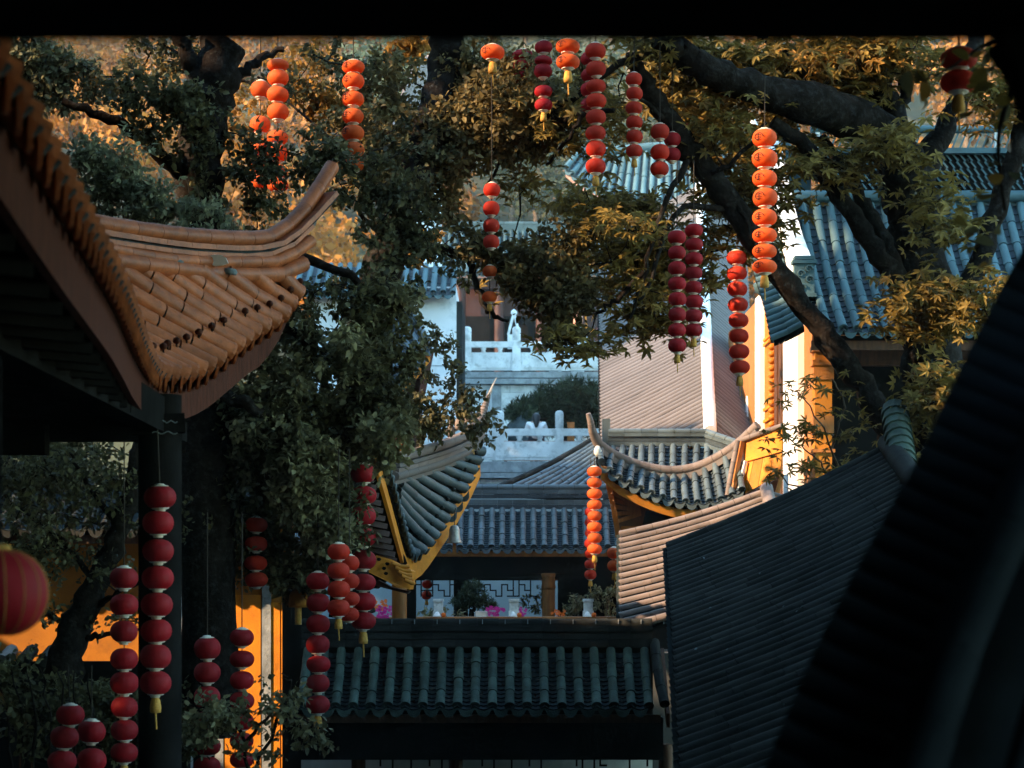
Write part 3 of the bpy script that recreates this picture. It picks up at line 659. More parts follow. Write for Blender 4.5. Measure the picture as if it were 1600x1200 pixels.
MB().box((XL - .2, YT - .02, zt - .02), (XR, YT + .25, zt + .12)).build('ridge_course', M['tile_blue2'], t)
ridge_tiles(t, [(XL - .1, YT - .06, zt + .12), (XR, YT - .06, zt + .12)], .11, M['tile_blue2'], 10, .55)
zl0, zl1 = zt + .26, zt + .92
MB().box((XL + .6, YT + .12, zl0), (XR, YT + .2, zl1)).build('ridge_body', M['wood_dark'], t)
mb = MB()
for k in range(44):
    for j in range(5):
        x = XL + .7 + k * .13 + (j % 2) * .065; z = zl0 + .02 + j * .13
        if x < XR: mb.bar((x, YT + .09, z + .12), (x + .10, YT + .09, z), .03, .028, (0, 1, 0))
mb.build('ridge_lattice', M['tile_blue2'], t, kind='stuff')
MB().box((XL + .4, YT - .04, zl1), (XR, YT + .22, zl1 + .10)).build('ridge_course', M['tile_blue2'], t)
ridge_tiles(t, [(XL + .4, YT + .08, zl1 + .46), (XR, YT + .08, zl1 + .46)], .075, M['tile_blue2'], 8, .6)
mb = MB()
for k in range(40):
    x = XL + .5 + k * .14; mb.bar((x, YT + .08, zl1 + .10), (x + .12, YT + .08, zl1 + .40), .03, .03, (0, 1, 0))
mb.build('ridge_lattice', M['tile_blue2'], t, kind='stuff')
for k in range(5): MB().box((XL + .5 + k * 1.1, YT + .04, zl1 + .1), (XL + .58 + k * 1.1, YT + .12, zl1 + .42)).build('ridge_post', M['stone'], t)
# descending white verge ridge, carved ridge end and the short verge rows beside it
vr = [Vector((XL - .02, YE + 1.0, ZE + .95)), Vector((XL - .10, YE + 2.0, ZE + 1.75)), Vector((XL - .16, YT + .1, ZT + .1)), Vector((XL - .20, YT + .9, ZT + 1.0))]
vv = catmull(vr, 14)
MB().ribbon([p + Vector((-.13, 0, .30)) for p in vv], [p + Vector((-.13, 0, -.1)) for p in vv], (.26, 0, 0)).build('verge_ridge', M['white_old'], t)
layer(t, [p + Vector((0, 0, .33)) for p in vr], .34, .06, M['stone'], 'ridge_course', 0, .5)
vb = MB().box(vv[0] + Vector((-.17, -.16, -.22)), vv[0] + Vector((.17, .05, .30))).build('verge_ridge_end', M['tile_blue2'], t)
for dz, ww in ((.30, .21), (.37, .17), (-.28, .20)): MB().box(vv[0] + Vector((-ww, -.20, dz + .003)), vv[0] + Vector((ww, .05, dz + .063))).build('moulding', M['tile_blue2'], vb)
for sx_, sz_ in ((-.07, .12), (.08, .02), (-.05, -.12), (.07, .20)):
    q = [vv[0] + Vector((sx_ + .075 * (1 - j / 16) * math.cos(j * .6), -.175, sz_ + .075 * (1 - j / 16) * math.sin(j * .6))) for j in range(14)]
    MB().tube(q, [.022 - .001 * j for j in range(14)], 5).build('carved_scroll', M['tile_blue2'], vb)
vv2 = catmull([Vector((XL - .05, YE + .1, ZE + .06)), Vector((XL - .05, YE + 1.1, ZE + .85)), Vector((XL - .13, YE + 2.1, ZE + 1.7)), Vector((XL - .2, YT + .6, ZT + .7))], 8)
Ea, Ta = even([p + Vector((-.62, .15, -.20)) for p in vv2], [p + Vector((-.12, 0, .03)) for p in vv2], .20)
tiled(t, Ea, Ta, .07, 2, M['tile_blue2'], M['pan_blue'], .02, 6, npan=3, deck=True)
for k, (px, py, r) in enumerate(((1228, 205, .22), (1238, 228, .26), (1222, 240, .2), (1250, 245, .22), (1262, 262, .24), (1285, 272, .2), (1305, 282, .16))):
    c = P(px, py, 36.2); q = []
    for j in range(22):
        a = j * .48; rr = r * (1 - j / 26); q.append(c + Vector((rr * math.cos(a), -.03 + .002 * j, rr * math.sin(a))))
    MB().tube(q, [.055 - .0015 * j for j in range(22)], 6).build('carved_scroll', M['tile_blue2'], t)
MB().box(P(1215, 300, 36.3), P(1262, 268, 36.7)).build('ridge_end', M['tile_blue2'], t)
sp = catmull(L3([(1176, 188, 36.2), (1183, 215, 36.2), (1186, 240, 36.3), (1196, 262, 36.3)]), 8)
MB().tube(sp, [.05, .08, .1, .12, .14, .15, .16, .16], 8).build('verge_ridge_tip', M['white_old'], t)
MB().lathe(P(1200, 462, 35.6), [(.16, 0), (.24, .08), (.28, .2), (.22, .26)], 10).build('eave_ornament', M['tile_blue2'], t)
# ------------------------------------------------------------------ left-centre pavilion: grey tiles, orange eave
t = thing('grey_roofed_pavilion', 'pavilion left of centre with grey tile rows, bright orange eave board and spiked finial', 'pavilion', (-2, 32, -1.35))
keys = [((594, 690, 27.2), None), ((610, 748, 28.2), None), ((625, 805, 29.2), None), ((640, 858, 30.4), None), ((652, 866, 30.9), None), ((668, 852, 31.2), (612, 790, 30.2)), ((692, 818, 31.7), (622, 762, 30.6)), ((712, 788, 32.0), (632, 738, 30.8)), ((728, 760, 32.2), (650, 722, 31.2)), ((742, 733, 32.5), (678, 705, 31.8)), ((754, 706, 32.8), (712, 692, 32.3))]
SL2 = Vector((-.9, -.7, .55)); Ek = []; Tk = []
for e, tt in keys:
    e = P(*e); Ek.append(e); Tk.append(P(*tt) if tt else e + SL2)
Ee, Te = even(Ek, Tk, .235); nE = len(Ee) - 1
ptp = tiled(t, Ee, Te, .082, 3, M['tile_blue'], M['pan_dark'], .05, 8, ntf=lambda i: max(1, round((Ee[i] - Te[i]).length / .42)), npan=6)
nailh2 = nailh.copy(); nailh2.materials[0] = M['tile_dark']
for i in range(nE + 1):
    if Ee[i].y > 31: inst('tile_nail', nailh2, Matrix.Translation(ptp(i, .84, .085)), t)
off = Vector((-.05, -.02, -.08)); fb = [e + off for e in Ee]
fbb = [p + Vector((.02, -.01, -.33)) for p in fb]
MB().ribbon(fb, fbb, (-.05, -.03, 0)).build('fascia_board', M['yellow'], t)
MB().ribbon([p + Vector((-.04, -.02, .02)) for p in fbb], [p + Vector((-1.5, -1.0, .35)) for p in fbb], (0, 0, .05)).build('soffit', M['wood_dark'], t)
for i in range(1, len(fbb) - 4):
    p = fbb[i]; MB().bar(p + Vector((-.10, -.03, -.03)), p + Vector((-1.4, -.92, .24)), .07, .08).build('rafter', M['red_timber'], t)
def rib2(px): return [P(*q) for q in px]
r1 = rib2([(618, 716, 30.4), (655, 706, 31.0), (697, 693, 31.8), (735, 676, 32.5), (753, 660, 32.9)])
ridge_tiles(t, r1, .085, M['tile_light'], 10, .3)
layer(t, r1, .17, .06, M['tile_stair'], 'ridge_course', -.12, .3); layer(t, r1, .13, .07, M['tile_light'], 'ridge_course', -.20, .3)
ridge_tiles(t, [p + Vector((0, -.03, -.29)) for p in r1], .075, M['tile_stair'], 8, .3)
MB().ribbon([p + Vector((0, .02, -.06)) for p in catmull(r1, 12)], [p + Vector((0, .03, -.42)) for p in catmull(r1, 12)], (-.03, .1, 0)).build('ridge_body', M['tile_stair'], t)
u_ = catmull(rib2([(738, 672, 32.5), (750, 654, 32.7), (757, 636, 32.8), (764, 617, 32.9)]), 12)
for i in range(11): MB().tube([u_[i], u_[i + 1]], [.125 - .008 * i, .10 - .007 * i], 10).build('finial_ring', M['tile_light'], t)
MB().tube([u_[-1], P(770, 602, 32.95), P(776, 590, 33.0)], [.03, .015, .005], 6).build('finial_spike', M['brass'], t)
def ridge_figure(p, m, s=1.0):
    p = Vector(p); mb = MB()
    mb.lathe(p, [(.05 * s, 0), (.09 * s, .05 * s), (.08 * s, .16 * s), (.045 * s, .22 * s), (.065 * s, .28 * s), (.05 * s, .36 * s), (.01, .40 * s)], 8)
    mb.tube([p + Vector((.04, 0, .10)) * s, p + Vector((.15, 0, .16)) * s, p + Vector((.17, 0, .26)) * s], [.03 * s, .025 * s, .012 * s], 6)
    mb.tube([p + Vector((-.05, 0, .06)) * s, p + Vector((-.14, 0, .18)) * s], [.03 * s, .012 * s], 6); return mb.build('ridge_figure', m, t)
for px, py in ((717, 672), (733, 660), (704, 683)): ridge_figure(P(px, py, 32.3), M['tile_light'], .9)
c = P(624, 0, 32.0); MB().tube([(c.x, 32, -1.35), (c.x, 32, .3)], .125, 12).build('column', M['wood_orange'], t)
MB().box((P(634, 0, 32.2).x, 32.1, -1.35), (P(650, 0, 32.2).x, 32.3, .35)).build('column', M['wood_dark'], t)
# carved yellow bracket head below the corner
q = [P(574, 893, 29.30), P(588, 868, 29.30), P(606, 874, 29.40), P(628, 885, 29.50), P(644, 893, 29.60), P(644, 902, 29.60), P(640, 921, 29.60), P(620, 917, 29.50), P(600, 906, 29.40)]
br = MB().prism(q, (.05, .14, 0)).build('bracket', M['yellow'], t)
for k in range(5):
    z0 = P(612 + k * 5, 880 + k * 6.5, 29.35); MB().tube([z0, z0 + Vector((.12, .05, -.05)), z0 + Vector((.26 - .03 * k, .1, -.055))], [.030, .036, .028], 7).build('carved_scroll', M['yellow'], br)
for px, py in ((592, 874), (605, 881), (600, 888), (603, 896)):
    z0 = P(px, py, 29.28); o_ = MB().prism([z0 + Vector((.035 * math.cos(a), 0, .028 * math.sin(a * 1.0))) for a in (0, .9, 2.0, 3.0, 4.2, 5.2)], (0, .02, 0)).build('pierced_hole', M['wood_dark'], br)
MB().prism([P(590, 906, 29.35), P(612, 918, 29.45), P(640, 924, 29.60), P(636, 928, 29.70), P(585, 915, 29.40)], (.02, .2, 0)).build('bracket', M['red_timber'], t)
MB().prism([P(590, 920, 29.70), P(560, 918, 29.70), P(560, 760, 29.90), P(600, 780, 29.90), P(635, 880, 29.90)], (0, .3, 0)).build('gable_board', M['wood_dark'], t)

b = thing('bronze_bell', 'small pale bell hanging below the orange eave of the spiked pavilion', 'bell', P(710, 850, 31.6))
bp = P(710, 849, 31.6)
MB().lathe(bp, [(.12, 0), (.125, .02), (.10, .06), (.088, .16), (.085, .23), (.06, .285), (.02, .30)], 16).build('bell_body', M['brass'], b)
MB().tube([bp + Vector((0, 0, .30)), P(710, 800, 31.7), P(712, 794, 31.7)], .008, 5).build('hook', M['cord'], b)
MB().prism([bp + Vector((-.02, 0, .05)), bp + Vector((.02, 0, .05)), bp + Vector((.03, 0, -.12)), bp + Vector((.045, 0, -.19)), bp + Vector((-.045, 0, -.19)), bp + Vector((-.03, 0, -.12))], (0, .01, 0)).build('clapper', M['wood_orange'], b)

# ------------------------------------------------------------------ yellow building low at the left
t = thing('yellow_house', 'yellow plastered house with grey posts behind the lantern strings at lower left', 'house', (-6, 30.5, -5.3))
Y = 30.5
MB().box((-10.5, Y, -5.3), (P(456, 0, Y).x, Y + .3, 1.0)).build('wall', M['yellow_deep'], t)
for a, b_ in ((334, 350), (410, 424)):
    MB().box((P(a, 0, Y).x, Y - .07, -5.3), (P(b_, 0, Y).x, Y - .004, .6)).build('post', M['stone_grey'], t)
for a, b_ in ((424, 438), (440, 452)): MB().box((P(a, 0, Y).x, Y - .05, -5.3), (P(b_, 0, Y).x, Y - .003, -.42)).build('wall_panel', M['yellow'], t)
MB().box((P(352, 0, Y).x, Y - .06, -5.3), (P(408, 0, Y).x, Y - .003, -.3)).build('wall_panel', M['yellow'], t)
MB().box((P(264, 0, 29).x, 28.9, -5.3), (P(304, 0, 29).x, 29.1, (HY - 928) * 29 / F)).build('side_panel', M['white_old'], t)
MB().box((P(304, 0, 29).x, 28.88, -5.3), (P(334, 0, 29).x, 29.1, .1)).build('post', M['wood_dark'], t)
Eh = [Vector((-10.6 + .27 * i, Y - .9, .75)) for i in range(26)]; Th = [Vector((e.x, Y + .6, 1.5)) for e in Eh]
tiled(t, Eh, Th, .08, 2, M['tile_dark'], M['pan_dark'], .04, 6, npan=4)
MB().box((-10.6, Y - .8, .5), (-3.9, Y - .74, .64)).build('fascia_board', M['wood_brown'], t)
column(t, P(470, 0, 29).x, 29, -5.3, .2, .28, M['wood_dark'])
lw = thing('courtyard_wall', 'dark low wall with a pale tiled coping below the yellow house at far left', 'wall', (-6.5, 25, -5.3))
MB().box((-9.5, 25, -5.3), (P(292, 0, 25).x, 25.3, -1.12)).build('wall', M['wood_dark'], lw)
for k in range(14): MB().tube([(-9.3 + k * .27, 24.85, -1.10), (-9.3 + k * .27, 25.35, -.98)], .085, 8).build('coping_tile', M['tile_light'] if k < 11 else M['tile_dark'], lw)  # pale coping tiles carry sunlight in their colour, the last ones shade

# ------------------------------------------------------------------ terraces with stone balustrades at the back
def balustrade(label, Y, posts, x0, x1, ytop, yr0, yr1, yp0, yp1, ybase):
    z = lambda py: (HY - py) * Y / F
    t = thing('stone_balustrade', label, 'balustrade', (P((x0 + x1) / 2, 0, Y).x, Y, z(ybase)))
    X0, X1 = P(x0, 0, Y).x, P(x1, 0, Y).x
    hw = 6.5 * Y / F
    for px in posts:
        x = P(px, 0, Y).x
        po = MB().box((x - hw, Y - hw, z(ybase)), (x + hw, Y + hw, z(yr0) + .02)).build('post', M['stone'], t)
        MB().lathe((x, Y, z(yr0) + .02), [(hw * .8, 0), (hw, .04), (hw, .42), (hw * .85, .47), (hw * .5, .50)], 14).build('post_head', M['stone'], po)
    MB().box((X0, Y - .09, z(yr1)), (X1, Y + .09, z(yr0))).build('handrail', M['stone'], t)
    MB().box((X0, Y - .07, z(yp1)), (X1, Y + .07, z(yp0))).build('panel', M['stone'], t)
    e = [P(p, 0, Y).x for p in posts]
    for a, b_ in zip(e, e[1:]):
        for f in (.33, .67):
            xx = a + (b_ - a) * f; MB().lathe((xx, Y, z(yp0)), [(.10, 0), (.06, .06), (.11, .16), (.07, .22), (.10, z(yr1) - z(yp0) + .005)], 10).build('baluster', M['stone'], t)
        MB().box((a + .2, Y - .095, z(yp1) + .08), (b_ - .2, Y - .068, z(yp0) - .08)).build('raised_panel', M['stone'], t)
    return t
balustrade('stone balustrade with round-headed posts in front of the seated person in white', 55, (688, 781, 874, 967), 640, 990, 645, 670, 681, 690, 719, 720)
balustrade('upper stone balustrade below the dark red temple hall', 66.4, (730, 807, 884, 961), 715, 1000, 520, 534, 543, 551, 579, 580)
tw = thing('terrace_wall', 'pale block retaining wall with mouldings under the seated person balustrade', 'wall', (0, 54.8, -1.35))
zz = lambda py, Y: (HY - py) * Y / F
Y = 54.75
MB().box((-4, Y, zz(738, Y)), (4.6, Y + .42, zz(721, Y))).build('moulding', M['stone_grey'], tw)
MB().box((-4, Y - .15, zz(747, Y)), (4.6, Y + .42, zz(739.5, Y))).build('moulding', M['stone_grey'], tw)
MB().box((-4.2, Y + .2, -1.35), (4.8, Y + .43, zz(748, Y))).build('wall_core', M['stone_grey'], tw)
def blocks(parent, x0, x1, z0, z1, Y, bw, bh, m, d=.12):
    z = z0; row = 0
    while z < z1 - .01:
        x = x0 - (bw / 2 if row % 2 else 0); h = min(bh, z1 - z)
        while x < x1:
            a, b_ = max(x, x0), min(x + bw, x1)
            if b_ - a > .05: MB().box((a + .006, Y - d + R_.uniform(-.008, .008), z + .006), (b_ - .006, Y, z + h - .006)).build('stone_block', m, parent)
            x += bw
        z += bh; row += 1
blocks(tw, -3.6, 4.4, -.2, zz(748.5, Y), Y + .2, 1.35, .62, M['stone'])
uw = thing('terrace_wall', 'tall pale stone block wall behind the pine under the upper balustrade', 'wall', (0, 66.3, 3.25))
Y = 66.2
MB().box((-2.4, Y, zz(590, Y)), (4.6, Y + .36, zz(581, Y))).build('moulding', M['stone_grey'], uw)
MB().box((-2.4, Y - .1, zz(600, Y)), (4.6, Y + .36, zz(592, Y))).build('moulding', M['stone_grey'], uw)
blocks(uw, -2.2, 4.4, 3.25, zz(601, Y), Y + .3, 1.42, .62, M['stone'])
for px in (776, 845, 914): MB().box((P(px, 0, Y).x - .16, Y + .06, 3.25), (P(px, 0, Y).x + .16, Y + .17, zz(601, Y))).build('pilaster', M['stone_grey'], uw)
sf = thing('stone_finial', 'white stone finial with a pointed arch above the upper balustrade', 'finial', P(803, 545, 69))
p0 = P(803, 545, 69); s_ = 69 / F
MB().box(p0 + Vector((-10 * s_, -.12, 0)), p0 + Vector((10 * s_, .12, 22 * s_))).build('base', M['stone'], sf)
MB().bar(p0 + Vector((-9 * s_, 0, 22 * s_)), p0 + Vector((0, 0, 56 * s_)), .09, .09, (0, 1, 0)).build('arch_leg', M['stone'], sf)
MB().bar(p0 + Vector((9 * s_, 0, 22 * s_)), p0 + Vector((0, .004, 56 * s_)), .09, .09, (0, 1, 0)).build('arch_leg', M['stone'], sf)
MB().lathe(p0 + Vector((0, 0, 52 * s_)), [(.06, 0), (.12, .08), (.10, .16), (.02, .22)], 10).build('knob', M['stone'], sf)
for px, lab in ((868, 'round white stone vase behind leaves on the upper terrace, nearer the finial'), (902, 'round white stone vase beside the tall grey gallery roof')):
    v = thing('stone_vase', lab, 'vase', P(px, 552, 68)); p = P(px, 552, 68)
    MB().lathe(p, [(.15, 0), (.20, .1), (.33, .32), (.36, .52), (.28, .74), (.16, .84), (.19, .92)], 16).build('body', M['white'], v)
    MB().lathe(p + Vector((0, 0, -1.0)), [(.25, 0), (.22, .9), (.26, 1.0)], 12).build('pedestal', M['stone'], v)
yb = thing('altar_flag', 'small yellow banner beside the grey gallery roof', 'banner', P(918, 520, 66))
p = P(918, 519, 66); MB().tube([p, P(914, 488, 66)], .03, 6).build('pole', M['yellow'], yb)
MB().prism([P(913, 519, 66), P(913, 505, 66), P(918, 512, 66), P(930, 515, 66), P(930, 519, 66)], (0, .05, 0)).build('cloth', M['yellow'], yb)
wh = thing('white_building', 'pale white plastered building half hidden behind the leaves left of the stone terraces', 'building', (-4, 60, 3))
MB().box((-6.2, 59, -1.35), (P(713, 0, 59).x, 63, zz(448, 59))).build('wall', M['white_old'], wh)
MB().box((P(713, 0, 59).x + .004, 59.1, -1.35), (P(722, 0, 59).x, 63, zz(470, 59))).build('corner_strip', M['tile_dark'], wh)
for k in range(6): MB().box((-6.2, 58.985, 1.2 + k * 1.05), (P(713, 0, 59).x - .01, 58.998, 1.225 + k * 1.05)).build('wall_joint', M['stone_grey'], wh)
Eh = [Vector((-6.6 + .3 * i, 58.4, 8.6)) for i in range(17)]; Th = [Vector((e.x, 60.5, 9.8)) for e in Eh]
tiled(wh, Eh, Th, .09, 1, M['tile_blue2'], M['pan_blue'], .05, 5, npan=4, rowname='tile_row')
se = thing('side_pavilion', 'small yellow-eaved pavilion roof with red-brown boards hidden among leaves behind the spiked finial', 'pavilion', (-2.4, 46, -1.35))
Ek = [P(560, 640, 46), P(600, 610, 46), P(645, 574, 46), P(672, 540, 46)]; Tk = [p + Vector((-.7, 1.5, 1.3)) for p in Ek]
Ea, Ta = even(Ek, Tk, .26); tiled(se, Ea, Ta, .08, 2, M['tile_blue'], M['pan_blue'], .05, 6, npan=4)
MB().ribbon([p + Vector((0, .03, -.10)) for p in Ea], [p + Vector((0, .03, -.36)) for p in Ea], (0, .06, 0)).build('fascia_board', M['yellow'], se)
MB().bar(P(670, 545, 46.3), P(650, 640, 46.6), .22, .18).build('brace', M['red_timber'], se)
MB().box(P(575, 700, 47), P(660, 585, 48)).build('wall', M['red_timber'], se)

# person on the terrace, seated with the back to us
bench = thing('bench', 'brown bench behind the stone balustrade where the person in white sits', 'bench', P(850, 720, 56))
zt = zz(720, 55) ; bx = P(838, 0, 56).x
MB().box((bx - 1.0, 55.9, zt + .57), (bx + 1.4, 56.35, zt + .63)).build('seat', M['pink_board'], bench)
MB().box((bx - 1.0, 55.86, zt + .05), (bx + 1.4, 55.90, zt + .57)).build('apron', M['pink_board'], bench)
for xx in (-.9, 0, 1.3): MB().box((bx + xx - .05, 55.92, zt), (bx + xx + .05, 56.3, zt + .57)).build('leg', M['wood_brown'], bench)
def skin_mesh(name, verts, edges, rad, m, parent, sub=1):
    me = bpy.data.meshes.new(name); me.from_pydata(verts, edges, []); o = bpy.data.objects.new(name, me); link(o, parent)
    md = o.modifiers.new('skin', 'SKIN'); me.skin_vertices  # created with the modifier
    for i, r in enumerate(rad): me.skin_vertices[0].data[i].radius = (r, r) if not isinstance(r, tuple) else r
    me.skin_vertices[0].data[0].use_root = True
    sb = o.modifiers.new('sub', 'SUBSURF'); sb.levels = sub; sb.render_levels = sub
    me.materials.append(m); md.use_smooth_shade = True; return o
pe = thing('person', 'person in a white top with dark hair sitting behind the stone balustrade', 'person', (bx, 56.1, zt))
def pv(x, y, z): return (bx + x * 1.12, 56.1 + y, zt + z + (.17 if z > .3 else 0))
V = [pv(0, 0, .50), pv(0, .02, .75), pv(0, .06, .98), pv(0, .12, 1.05), pv(0, .19, 1.11), pv(0, .24, 1.15),
     pv(-.19, .06, .96), pv(-.27, .16, .72), pv(-.16, .36, .62), pv(-.08, .42, .60), pv(.19, .06, .96), pv(.27, .16, .72), pv(.16, .36, .62), pv(.08, .42, .60),
     pv(-.10, .08, .52), pv(-.12, .46, .52), pv(-.12, .48, .10), pv(-.12, .58, .05), pv(.10, .08, .52), pv(.12, .46, .52), pv(.12, .48, .10), pv(.12, .58, .05)]
Eg_ = [(0, 1), (1, 2), (2, 3), (3, 4), (4, 5), (2, 6), (6, 7), (7, 8), (8, 9), (2, 10), (10, 11), (11, 12), (12, 13), (0, 14), (14, 15), (15, 16), (16, 17), (0, 18), (18, 19), (19, 20), (20, 21)]
skin_mesh('body', V, Eg_, [.15, .13, .14, .055, .095, .085, .06, .045, .036, .03, .06, .045, .036, .03, .085, .07, .045, .035, .085, .07, .045, .035], M['skin'], pe)
V2 = [V[i] for i in (0, 1, 2, 6, 7, 8, 10, 11, 12)]
skin_mesh('shirt', V2, [(0, 1), (1, 2), (2, 3), (3, 4), (4, 5), (2, 6), (6, 7), (7, 8)], [.21, .19, .17, .115, .085, .07, .115, .085, .07], M['cloth_white'], pe)
V3 = [V[0], V[14], V[15], V[16], V[18], V[19], V[20]]
skin_mesh('trousers', V3, [(0, 1), (1, 2), (2, 3), (0, 4), (4, 5), (5, 6)], [.17, .10, .085, .065, .10, .085, .065], M['cloth_dark'], pe)
MB().tube([pv(0, -.155, .86), pv(0, -.15, .95), pv(0, -.05, 1.06), pv(0, .06, 1.15), pv(0, .16, 1.20), pv(0, .24, 1.20)], [.035, .07, .10, .125, .12, .07], 10).build('hair', M['hair'], pe)
ob = thing('wooden_box', 'small orange box standing on the bench right of the person in white', 'box', P(892, 678, 56.1))
q = P(892, 674, 56.1); MB().box((q.x - .11, 56.0, zt + .632), (q.x + .11, 56.2, zt + .652)).build('base', M['wood_brown'], ob)
MB().box((q.x - .10, 56.02, zt + .653), (q.x + .10, 56.18, q.z + .23)).build('body', M['wood_orange'], ob)
MB().box((q.x - .11, 56.0, q.z + .232), (q.x + .11, 56.2, q.z + .26)).build('lid', M['wood_orange'], ob)
rk = thing('rock', 'grey weathered rock beside the pine behind the balustrade', 'rock', P(818, 678, 60))
me = MB(); q = P(818, 690, 60)
vs = []; fs = []
for i in range(9):
    for k in range(14):
        th = k / 14 * 2 * math.pi; ph = i / 8 * math.pi; r = 1 + .18 * math.sin(3 * th + 2 * ph) + .12 * math.sin(5 * th - 3 * ph)
        vs.append(q + Vector((.50 * r * math.sin(ph) * math.cos(th), .4 * r * math.sin(ph) * math.sin(th), .30 + .52 * r * math.cos(ph))))
for i in range(8):
    for k in range(14): fs.append((i * 14 + k, i * 14 + (k + 1) % 14, (i + 1) * 14 + (k + 1) % 14, (i + 1) * 14 + k))
me.add(vs, fs, True).build('boulder', M['rock'], rk)

# ------------------------------------------------------------------ back hall and far pavilion
t = thing('temple_hall', 'distant dark red temple hall with blue tiled roof at the head of the terraces', 'temple', (0, 78, 6.75))
Y = 77; E = [P(690 + 6.2 * 1.6 * i, 427, Y) for i in range(27)]; T = [Vector((e.x, Y + 2.6, zz(362, Y + 2.6))) for e in E]
tiled(t, E, T, .085, 2, M['tile_blue3'], M['pan_dark'], .12, 5, rowname='tile_row', npan=6)
x0, x1 = E[0].x, E[-1].x
layer(t, [(x0, Y + 2.7, zz(362, Y + 2.6)), (x1, Y + 2.7, zz(362, Y + 2.6))], .3, .35, M['tile_blue3'], 'ridge_course', .1, 1.2)
ridge_tiles(t, [(x0, Y + 2.7, zz(362, Y + 2.6) + .32), (x1, Y + 2.7, zz(362, Y + 2.6) + .32)], .12, M['tile_blue3'], 8, .8)
MB().box((x0, Y + .03, zz(434, Y)), (x1, Y + .12, zz(430, Y))).build('fascia_board', M['pink_board'], t)
MB().box((x0, Y + 1.4, 6.75), (x1, Y + 1.8, zz(430, Y))).build('wall', M['red_timber'], t)
MB().box((x0, Y + .5, zz(448, Y)), (x1, Y + .7, zz(436, Y))).build('beam', M['red_timber'], t)
for px in (720, 780, 845, 903): MB().tube([P(px, 0, Y + .6) * 1 + Vector((0, 0, 0)) if False else Vector((P(px, 0, Y + .6).x, Y + .6, 6.75)), Vector((P(px, 0, Y + .6).x, Y + .6, zz(436, Y)))], .2, 10).build('column', M['pink_board'] if px == 903 else M['red_timber'], t)
for px in (750, 812, 874): MB().box((P(px, 0, Y + 1.4).x - .7, Y + 1.34, 7.1), (P(px, 0, Y + 1.4).x + .7, Y + 1.398, 10.6)).build('door', M['wood_dark'], t)

t = thing('far_pavilion', 'distant blue-roofed pavilion with salmon eave boards and an upturned left corner', 'pavilion', (6, 80, 8))
Y = 82; Ek = [P(884, 262, Y), P(900, 276, Y), P(930, 296, Y), (P(980, 310, Y)), P(1040, 314, Y), P(1100, 314, Y), P(1165, 314, Y)]
Tk = [P(905, 236, Y + 1), P(925, 240, Y + 1.5), P(950, 240, Y + 2), P(990, 236, Y + 2.4), P(1040, 230, Y + 2.4), P(1090, 226, Y + 2.4), P(1150, 226, Y + 2.4)]
Ea, Ta = even(Ek, Tk, .36); tiled(t, Ea, Ta, .12, 2, M['tile_blue2'], M['pan_blue'], .15, 6, rowname='tile_row', npan=6)
MB().ribbon([p + Vector((0, .05, -.14)) for p in Ea], [p + Vector((0, .05, -.36)) for p in Ea], (0, .08, 0)).build('fascia_board', M['pink_board'], t)
ridge_tiles(t, [P(905, 234, Y + 1), P(950, 236, Y + 2), P(1040, 228, Y + 2.4), P(1150, 224, Y + 2.4)], .2, M['tile_blue2'], 8, .9)
MB().box((P(935, 0, Y + 1).x, Y + 1, 8), (P(1160, 0, Y + 1).x, Y + 1.4, zz(320, Y))).build('wall', M['wood_dark'], t)
for px in (956, 1071): MB().tube([(P(px, 0, Y).x, Y + .5, 8), (P(px, 0, Y).x, Y + .5, zz(322, Y))], .22, 10).build('column', M['pink_board'] if px == 956 else M['tile_blue2'], t)

t = thing('tiled_roof', 'sunlit pinkish tiled roof end high up behind the leaning dark trunk', 'roof', P(650, 140, 62))
E = [P(612, 205, 60), P(640, 190, 61), P(668, 180, 62), P(700, 172, 63)]; T = [P(648, 100, 62), P(668, 90, 63), P(690, 76, 64), P(715, 60, 65)]
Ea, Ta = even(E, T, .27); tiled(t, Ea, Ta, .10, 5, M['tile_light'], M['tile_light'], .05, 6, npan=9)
MB().ribbon([p + Vector((0, .1, -.1)) for p in Ea], [p + Vector((0, .1, -1.6)) for p in Ea], (0, .2, 0)).build('wall', M['ochre_wall'], t)
MB().box(P(610, 520, 62.2), P(690, 215, 62.9)).build('tower_wall', M['white_old'], t)

